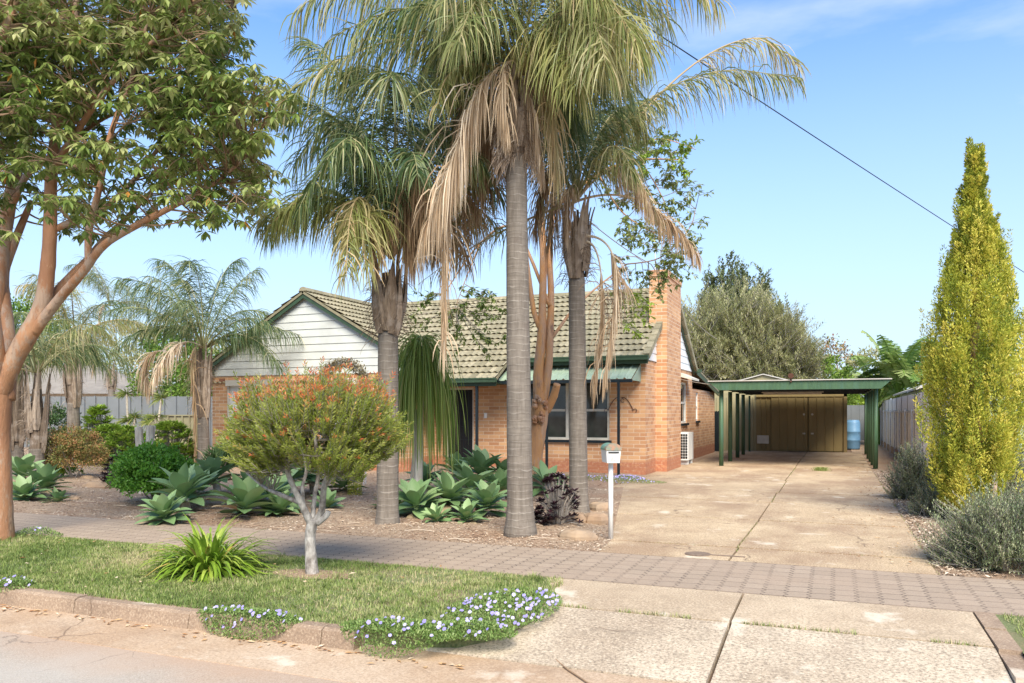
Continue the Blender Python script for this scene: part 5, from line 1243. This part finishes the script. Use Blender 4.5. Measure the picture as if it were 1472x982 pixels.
# agapanthus
e = empty('strappy_clump', G(300,822), 'clump of bright green strap leaves on the lawn left of the small bushy tree', 'plant'); bb = e.location; b = MB()
for k in range(420):
    a = ru(0,6.28); o = Vector((cos(a),sin(a),0)); r_ = ru(0,.2); q = bb + o*r_*1.1 + Vector((ru(-.05,.05),ru(-.05,.05),0)); e_ = ru(.55,1.45) - r_*1.2; d = (o*cos(e_)+UP*math.sin(e_)).normalized(); L_ = ru(.35,.66); ps = [q]; bend = ru(.2,.42)
    for s_ in range(7): d = (d + DOWN*bend*(.5+s_*.12)).normalized(); q = q + d*L_/7; q.z = max(q.z,.02); ps.append(q.copy())
    b.strip(ps, [.02,.03,.036,.036,.033,.026,.015,.002], o + UP*.5, .97 if rnd() < .02 else rnd()*.85, keel=.15)
b.build('leaves', M['agap'], e)
# arch with vine
va = empty('vine_arch', P(493,HOR,16.6)*1, 'round garden arch covered in dry pale vine before the shuttered windows', 'arch'); va.location.z = 0
b = MB(); s = MB(); dA = 16.6; c = P(492,552,dA)
for q_ in (0,.22):
    off = Vector((-SN,CN,0))*q_; pts = [Vector((P(461,HOR,dA).x,P(461,HOR,dA).y,0))+off]
    for i in range(13):
        t = pi - i*pi/12; pts.append(c + Vector((CN,SN,0))*cos(t)*.45 + UP*math.sin(t)*.42 + off)
    pts.append(Vector((P(523,HOR,dA).x,P(523,HOR,dA).y,0))+off); s.tube(pts, .012, 6)
    for k in range(1700):
        x_ = ru(.6,len(pts)-1.6); i = int(x_); p = pts[i].lerp(pts[i+1], x_-i) + Vector((ru(-.1,.1),ru(-.1,.1),ru(-.09,.12)))
        if p.z > 1.6: b.kite(p, Vector((ru(-1,1),ru(-1,1),ru(-.6,1))).normalized(), UP, .05, .03, rnd())
s.build('frame', M['galv'], va); b.build('foliage', M['vine'], va)
# low strappy green plants by house corner & other fillers
bushpx('low_plant', 316, 668, 40, 34, 'bush_dark', 'dark green strappy plant by the brick corner', 500, .28, .04, d=19, K=20)
bushpx('low_plant', 268, 690, 50, 26, 'gcover', 'low pale green plant behind the round bush', 700, .09, .03, d=17, K=40)
# ------------------------------------------------------------------ right side bushes
def needlebush(name, u, vb, wpx, hpx, label, shoots, d=None, mat='greybush', L=(.18,.4), dep=None, nm=None, nL=(.02,.04), nW=.006, per=26, droop=0, trunk=True):
    d = d or H*F/(vb-HOR); sc = d/F; base = P(u, HOR, d); base.z = 0; e = empty(name, base, label, 'bush'); b = MB(); s = MB(); r = Vector((wpx*sc/2, (dep or wpx*sc/2), hpx*sc*.9))
    for k in range(shoots):
        z = ru(-.05,1); a = ru(0,6.28); rr = math.sqrt(max(0,1-z*z)); f = ru(.55,1.0); lump = 1 + .13*math.sin(a*4 + z*5) + .08*math.sin(a*9)
        q = Vector((cos(a)*rr*r.x, sin(a)*rr*r.y, z*r.z))*f*lump; p = base + q; p.z = max(.04, p.z)
        dd = (Vector((q.x,q.y,q.z*.6+.25)).normalized() + Vector((ru(-.6,.6),ru(-.6,.6),ru(-.3,.6)))).normalized(); L_ = ru(*L); s1 = dd.orthogonal().normalized(); s2_ = dd.cross(s1); st = p - dd*L_*.5; tb = ru(.05,.75)
        s.tube([st - dd*.1, st+dd*L_], [.006*sc*90,.002], 3, cap=False)
        for j in range(per):
            t = (j+rnd())/per; a2 = j*2.4; o = s1*cos(a2)+s2_*sin(a2); nd = (o*.8 + dd*.8).normalized()
            b.kite(st+dd*L_*t, nd, UP+o*.3, ru(*nL), nW, min(1,tb+ru(-.15,.25)))
    b.build('foliage', M[mat], e); s.build('stems', M[nm or 'twig_grey'], e); return e
needlebush('rosemary_bush', 1445, 812, 190, 110, 'large grey-green sprawling bush at the right edge of the footpath', 1500, mat='greybush', nL=(.025,.05), nW=.011)
needlebush('rosemary_bush', 1312, 728, 62, 82, 'grey-green bush between the driveway and the cypress, next to the carport post', 620, d=14.2, nL=(.03,.055), nW=.013)
needlebush('rosemary_bush', 1340, 748, 60, 40, 'low grey-green bush at the left foot of the golden cypress', 330, d=12.0, nL=(.025,.05), nW=.011)
needlebush('rosemary_bush', 1462, 740, 110, 120, 'grey-green bush behind the trunk of the golden cypress', 700, d=12.6, nL=(.03,.055), nW=.013)
# background right
def bigbush(name, u, vt, vb, wpx, d, mat, label, shoots, L, nL, nW, per=22, cat='tree'):
    sc = d/F; top = H + (HOR-vt)*sc; e = empty(name, GD(u,d), label, cat); base = e.location; b = MB(); s = MB(); cz = top*.5; r = Vector((wpx*sc/2, wpx*sc/2, top*.52))
    s.tube([base, base+UP*cz], [.25,.12], 8)
    for k in range(shoots):
        z = ru(-.6,1); a = ru(0,6.28); rr = max(0,1-abs(z)**2.6)**.5; f = ru(.6,1.0); lump = 1 + .1*math.sin(a*3+z*6) + .09*math.sin(a*7+z*11)
        q = Vector((cos(a)*rr*r.x, sin(a)*rr*r.y, z*r.z))*f*lump; p = base + UP*cz + q
        dd = (q.normalized()*.6 + UP*.35 + Vector((ru(-.7,.7),ru(-.7,.7),ru(-.5,.5)))).normalized(); L_ = ru(*L); s1 = dd.orthogonal().normalized(); s2_ = dd.cross(s1); st = p - dd*L_*.5; tb = ru(.0,.75)
        s.tube([st - dd*L_*.3, st+dd*L_], [.016,.006], 3, cap=False)
        for j in range(per):
            t = (j+rnd())/per; a2 = j*2.4; o = s1*cos(a2)+s2_*sin(a2); nd = (o*.7+dd*.8).normalized(); b.kite(st+dd*L_*t, nd, UP+o*.3, ru(*nL), nW, min(1,max(0,tb+ru(-.15,.25))))
    b.build('crown', M[mat], e); s.build('branches', M['twig_grey'], e); return e
bigbush('feathery_tree', 1058, 425, 640, 205, 42, 'olivebush', 'big rounded grey-olive feathery tree behind the carport', 4200, (.6,1.3), (.14,.28), .055)
bigbush('feathery_tree', 1125, 462, 640, 100, 43, 'olivebush', 'right-hand lower lobe tree beside the big feathery tree', 1400, (.6,1.2), (.12,.25), .05)
bigbush('conifer_tree', 1048, 378, 640, 84, 50, 'conifer', 'dark conifer top rising behind the feathery tree', 1100, (.6,1.3), (.15,.3), .11)
bigbush('conifer_tree', 1092, 395, 640, 40, 50, 'conifer', 'narrow dark conifer spire right of the other conifer', 350, (.6,1.2), (.15,.3), .11)
bushpx('leafy_bush', 1185, 640, 80, 118, 'bg_green', 'bright green bush behind the carport roof', 4200, .22, .11, d=45, K=120)
bushpx('leafy_bush', 1235, 640, 60, 96, 'lime', 'yellow-green bush right of the bright bush behind the carport', 2400, .22, .1, d=46, K=90)
bushpx('leafy_bush', 1250, 640, 90, 125, 'olivebush', 'mottled bush at the foot of the banana plants', 3000, .25, .1, d=48, K=90)
bushpx('leafy_bush', 1345, 640, 90, 150, 'bg_green', 'leafy mass behind the golden cypress', 3000, .25, .12, d=44, K=90, tb=(0,.5))
bushpx('leafy_bush', 1440, 640, 120, 190, 'bg_green', 'leafy tree seen right of the golden cypress', 4000, .25, .12, d=44, K=90, tb=(0,.5))
b = MB(); e = empty('bare_tree', GD(1210,50), 'sparse twiggy tree against the sky behind the carport', 'tree'); bb = e.location; lf = MB()
def twig(p, d, L_, r_, dep):
    q = p + d*L_; b.tube([p, p.lerp(q,.5)+Vector((ru(-1,1),ru(-1,1),0))*L_*.06, q], [r_, r_*.8, r_*.6], 4, cap=False)
    if dep == 0:
        for k in range(3): lf.kite(q + Vector((ru(-.2,.2),ru(-.2,.2),ru(-.2,.2))), Vector((ru(-1,1),ru(-1,1),ru(-1,1))).normalized(), UP, .22, .12, rnd())
        return
    for k in range(3): twig(q, (d + Vector((ru(-.75,.75),ru(-.75,.75),ru(-.2,.35)))).normalized(), L_*ru(.6,.85), r_*.6, dep-1)
twig(bb, UP, 2.0, .12, 5); b.build('branches', M['twig_grey'], e); lf.build('foliage', M['bush_red'], e)
# banana / giant strelitzia
def banana(u, d, vtop, n, label, spread=.9):
    base = GD(u,d); e = empty('banana_plant', base, label, 'plant'); b = MB(); s = MB(); zt = H+(HOR-vtop)*d/F
    for k in range(n):
        a = ru(0,6.28); o = Vector((cos(a),sin(a),0)); hz_ = zt*ru(.5,.72); c = base + UP*hz_*.75; tl = base + o*ru(.2,.5) + UP*hz_; s.tube([base + o*.1, c, tl], [.08,.06,.04], 6, cap=False)
        e_ = ru(.3,1.4); d_ = (o*cos(e_)+UP*math.sin(e_)).normalized(); q = tl.copy(); ps=[q.copy()]; L_ = ru(1.3,2.2)
        for s_ in range(8): d_ = (d_ + DOWN*.17).normalized(); q = q + d_*L_/8; ps.append(q.copy())
        side = Vector((-sin(a),cos(a),0)); t = rnd()
        for i in range(8):            # leaf blade torn into strips along the midrib
            for j in range(3):
                p_ = ps[i].lerp(ps[i+1], (j+.02)/3); p2_ = ps[i].lerp(ps[i+1], (j+.98)/3); w_ = .42*math.sin(pi*min(1,(i+j/3+.8)/9))**.6
                for sg in (-1,1): dr_ = DOWN*ru(.0,.16); b.face([p_, p2_, p2_ + side*sg*w_ + dr_ + d_*.05, p_ + side*sg*w_ + dr_ + d_*.05], min(1,max(0,t+ru(-.15,.15))))
        s.tube(ps, [.025]*8+[.006], 4, cap=False)
    b.build('leaves', M['banana'], e); s.build('stems', M['bg_green'], e)
banana(1290, 36, 472, 26, 'large banana-like plant with tall ragged leaves behind the right fence')
banana(1262, 38, 510, 14, 'lower banana-like plant left of the tall ragged one')
banana(1325, 35, 505, 14, 'banana-like plant half hidden by the golden cypress')
# ------------------------------------------------------------------ lawn, mulch, flowers
from mathutils import noise as mnoise
def nz2(x, y, s): return mnoise.noise(Vector((x*s, y*s, 3.7)))
b = MB(); bp_ = G(447,826)
b.face([(bp_.x + .42*cos(q*pi/12)*(1+.2*nz2(q,1,.7)), bp_.y + .2*math.sin(q*pi/12)*(1+.2*nz2(q,2,.9)), .0065) for q in range(24)]); tag(b.build('bare_soil', M['mulch']), kind='structure')
b = MB()
def inlawn(x, y):
    if y < 4.90 or y > 7.04: return False
    xr = -2.12 - (.13 if y > 5.75 else 0)*(y-5.75) - (max(0, 5.3-y))*.9
    return x < xr - .02 + .05*nz2(x*3,y,6)
cnt = 0
while cnt < 120000:
    y = ru(4.88, 7.06); x = -2.0 - (8.6)*(rnd()**.85)
    if not inlawn(x, y): continue
    dd_ = math.hypot(x-bp_.x, (y-bp_.y)*1.6); v_ = nz2(x, y, 1.1)
    bare = max(0, 1 - dd_/.7)*.95 + max(0, 1 - math.hypot(x+3.9, (y-6.55)*2)/.7)*.55
    if rnd() < bare: cnt += 1; continue
    if v_ > .25 and rnd() < .45: cnt += 1; continue
    cnt += 1
    h_ = ru(.015,.038)*(1.0 + .6*max(0, nz2(x,y,2.5))) ; a = ru(0,6.28); ln = Vector((cos(a),sin(a),0))
    t = min(1, max(0, .36 + .75*nz2(x+9,y,.9) + .3*nz2(x,y,7) + ru(-.28,.28) + bare*.6 + (.4 if rnd() < (.35 if x > -6.2 else .15) else 0)))
    p = Vector((x,y,.0)); s_ = Vector((-sin(a),cos(a),0))*.0042
    b.face([p - s_, p + s_, p + ln*ru(.004,.03) + UP*h_], t)
for k in range(260):
    x = ru(-10,-2.5); y = ru(5.0,7.0)
    if not inlawn(x,y): continue
    for j in range(16):
        a = ru(0,6.28); o = Vector((cos(a),sin(a),0)); p = Vector((x,y,0)) + o*ru(0,.03); b.strip([p, p+o*.02+UP*ru(.02,.05), p+o*ru(.04,.09)+UP*ru(.02,.07)], [.005,.005,.001], o+UP, ru(.3,.9) if k % 3 else .05)
tag(b.build('grass', M['grass']), 'short patchy green grass on the verge between kerb and footpath', 'grass', kind='stuff')
b = MB()
for k in range(9000):
    x = ru(1.14,2.6); y = ru(4.96,7.04); a = ru(0,6.28)
    if x < 1.2 + .08*nz2(x,y,5): continue
    p = Vector((x,y,.002)); s_ = Vector((-sin(a),cos(a),0))*.004; b.face([p-s_, p+s_, p+Vector((cos(a),sin(a),0))*.02+UP*ru(.015,.04)], min(1,max(0,.5+.5*nz2(x,y,2)+ru(-.3,.3))))
tag(b.build('grass', M['grass']), 'dry grass corner right of the driveway apron', 'grass', kind='stuff')
b = MB()
for k in range(2600):
    r_ = rnd()
    if r_ < .45: x = -1.02 + random.gauss(0,.015); y = ru(8.6,24); y = y if nz2(1,y,1.3) > -.05 else 0
    elif r_ < .7: y = 6.122; x = ru(-2.2,.9); x = x if nz2(x,3,2) > 0 else 99
    elif r_ < .85: y = random.choice((9.42,11.9,14.3)); x = ru(-3,.8); x = x if nz2(x,y,1.5) > .05 else 99
    else: x = .92; y = ru(8.6,22)
    if y == 0 or x == 99: continue
    y += random.gauss(0,.012); p = Vector((x,y,-.02)); a = ru(0,6.28); s_ = Vector((-sin(a),cos(a),0))*.004
    b.face([p-s_, p+s_, p+Vector((cos(a),sin(a),0))*.02+UP*ru(.02,.045)], ru(.2,1))
for q_ in range(130):
    p = GD(1180,21.0); p = p + Vector((random.gauss(0,.10),random.gauss(0,.08),0)); a = ru(0,6.28); b.strip([p, p+Vector((cos(a)*.04,sin(a)*.04,.07)), p+Vector((cos(a)*.1,sin(a)*.1,.10))], [.012,.01,.002], UP+Vector((ru(-1,1),ru(-1,1),0)), .4)
tag(b.build('weeds', M['grass']), 'tiny weeds growing in the driveway joints', 'weeds', kind='stuff')
# mulch litter
b = MB()
def chip(x, y, z, s, t):
    a = ru(0,6.28); d = Vector((cos(a),sin(a),ru(-.25,.35))).normalized(); b.kite(Vector((x,y,z)), d, Vector((ru(-.6,.6),ru(-.6,.6),1)), s, s*ru(.18,.5), t)
for k in range(52000):
    u = ru(0,900); v = 592 + 60 + (rnd()**.8)*145; p = G(u, v)
    if p.y < 8.5 + .04*nz2(p.x,p.y,4) or p.x > lx(p.y) - .0 + .05*nz2(p.x,p.y,5) or p.y > 19: continue
    chip(p.x, p.y, bed_h(p.x,p.y)+.006, ru(.015,.05)*(1 + max(0,p.y-10)*.05), min(1,max(0,rnd()*.8+.3*nz2(p.x,p.y,1))))
for k in range(420):
    u = ru(20,860); p = G(u, ru(700,795))
    if p.y < 8.6 or p.x > -2.8: continue
    a = ru(0,6.28); L_ = ru(.08,.35); q = p + UP*(bed_h(p.x,p.y)+.012); b.tube([q, q+Vector((cos(a)*L_*.5, sin(a)*L_*.5, .012)), q+Vector((cos(a+.3)*L_, sin(a+.3)*L_, .004))], .004, 4, t=rnd())
for k in range(9000):
    y = ru(8.6,23); x = .93 + abs(random.gauss(0,.28)) + .05*nz2(1,y,3)
    if x > 2.0: continue
    chip(x, y, .006, ru(.02,.06), rnd())
tag(b.build('mulch_litter', M['litter']), 'bark chips, twigs and dry leaf litter over the garden beds', 'mulch', kind='stuff')
# fallen leaves
b = MB()
for k in range(420):
    r_ = rnd()
    if r_ < .35: x = ru(-9.5,-2.2); y = 4.74 - abs(random.gauss(0,.07)); z = -.118
    elif r_ < .5: x = ru(-9.5,-2.4); y = ru(4.95,7); z = .035
    elif r_ < .6: x = ru(-7.2,-6.1); y = 4.73 - abs(random.gauss(0,.06)); z = -.115
    else: x = .9 - abs(random.gauss(0,.35)); y = ru(8.6,26); z = .014
    a = ru(0,6.28); b.leaf(Vector((x,y,z+ru(0,.012))), Vector((cos(a),sin(a),ru(-.1,.25))), Vector((ru(-.3,.3),ru(-.3,.3),1)), ru(.03,.075), ru(.015,.035), rnd())
tag(b.build('fallen_leaves', M['dryleaf']), 'scattered dry fallen leaves along the kerb and driveway edge', 'fallen leaves', kind='stuff')
# flowering ground cover
def flowers(cx, cy, rx, ry, h, n, nf, label, z0=0, drop=0):
    e = MB(); f = MB()
    for k in range(n):
        a = ru(0,6.28); r_ = math.sqrt(rnd()); x = cx+cos(a)*r_*rx; y = cy+sin(a)*r_*ry; z = z0 + h*(1-r_*r_)*ru(.3,1.05)
        if y < 4.80: z = max(-.12, z - drop*min(1,(4.80-y)/.12))
        d = Vector((ru(-1,1),ru(-1,1),ru(.1,1))).normalized(); e.kite(Vector((x,y,z)), d, UP, ru(.015,.032), ru(.008,.014), rnd())
    for k in range(nf):
        a = ru(0,6.28); r_ = math.sqrt(rnd()); x = cx+cos(a)*r_*rx*.95; y = cy+sin(a)*r_*ry*.95; z = z0 + h*(1-r_*r_)+.02
        if y < 4.80: z = max(-.10, z - drop*min(1,(4.80-y)/.12))
        nn_ = Vector((ru(-.5,.5), ru(-1,-.1), ru(.4,1))).normalized(); s1 = nn_.orthogonal().normalized(); s2_ = nn_.cross(s1); R_ = ru(.011,.019); c = Vector((x,y,z)); t = rnd()
        f.face([c + (s1*cos(q*pi/5) + s2_*sin(q*pi/5))*R_*(1 if q % 2 else .85) for q in range(10)], t)
    o = e.build('ground_cover', M['gcover']); tag(o, label, 'ground cover', kind='stuff')
    fo = f.build('flowers', M['mauve']); fo.parent = o; fo['kind'] = 'stuff'
flowers(-2.42,5.8,.42,.75,.04,6500,110,'mauve-flowered creeper at the lawn corner beside the apron')
flowers(-2.85,4.95,.48,.26,.05,5600,30,'mauve-flowered creeper spilling over the kerb end', drop=.13)
flowers(-2.38,5.12,.34,.22,.06,4200,18,'mauve-flowered creeper between the kerb end and the apron')
flowers(-4.1,4.86,.48,.17,.045,4600,34,'mauve-flowered creeper over the kerb below the small bushy tree', drop=.15)
flowers(-6.75,4.93,.22,.16,.07,1200,12,'small mauve-flowered creeper on the kerb at far left', drop=.13)
flowers(-9.2,7.0,.35,.25,.12,1400,6,'green creeper around the foot of the orange tree')
flowers(-5.6,17.4,2.2,.65,.10,9000,200,'carpet of small white and mauve flowers under the front window')
flowers(-4.45,18.0,.45,.5,.08,1800,120,'pale mauve flower patch at the brick corner by the driveway')
# rocks
def rock(u, v, w, dpt, h, label, rz=0):
    p = G(u, v); b = MB(); n = 12; rings_ = [(0,1.0),(.45,1.04),(.8,.9),(1.0,.62)]; ph = ru(0,6)
    rs = [ru(.75,1.1) for _ in range(n)]
    for zz, sc in rings_:
        for k in range(n):
            a = 2*pi*k/n + rz; b.v.append((p.x + cos(a)*w*rs[k]*sc*ru(.95,1.05), p.y + sin(a)*dpt*rs[k]*sc*ru(.95,1.05), -.02 + h*zz*ru(.9,1.08)))
    for i in range(3):
        for k in range(n): k2=(k+1)%n; b.f.append((i*n+k,i*n+k2,(i+1)*n+k2,(i+1)*n+k)); b.t.append(.5); b.m.append(0)
    b.f.append(tuple(3*n+k for k in range(n))); b.t.append(.5); b.m.append(0)
    tag(b.build('garden_rock', M['rock']), label, 'rock')
rock(832,775,.24,.14,.13,'flat sandstone rock nearest the footpath by the mailbox')
rock(858,752,.2,.16,.16,'reddish rock between the mailbox post and the right palm')
rock(862,733,.22,.2,.14,'flat rock behind the mailbox post')
rock(832,752,.13,.1,.14,'small rock at the foot of the ringed palm')
rock(140,703,.32,.18,.16,'pale rounded rock in the left garden bed')
rock(108,718,.12,.08,.08,'small white rock before the leftmost agaves')
rock(545,714,.13,.1,.1,'small rock left of the left tall palm')
rock(125,690,.18,.12,.12,'pale rock under the red-leaved bush')
# stem hose lying on the gutter
b = MB(); pts = [G(785,930,-.115), G(795,945,-.105), G(815,962,-.11), G(850,985,-.11), G(900,1010,-.11)]; b.tube(pts, .006, 5); tag(b.build('loose_wire', M['twig']), 'thin brown stalk lying across the gutter before the apron', 'stalk')
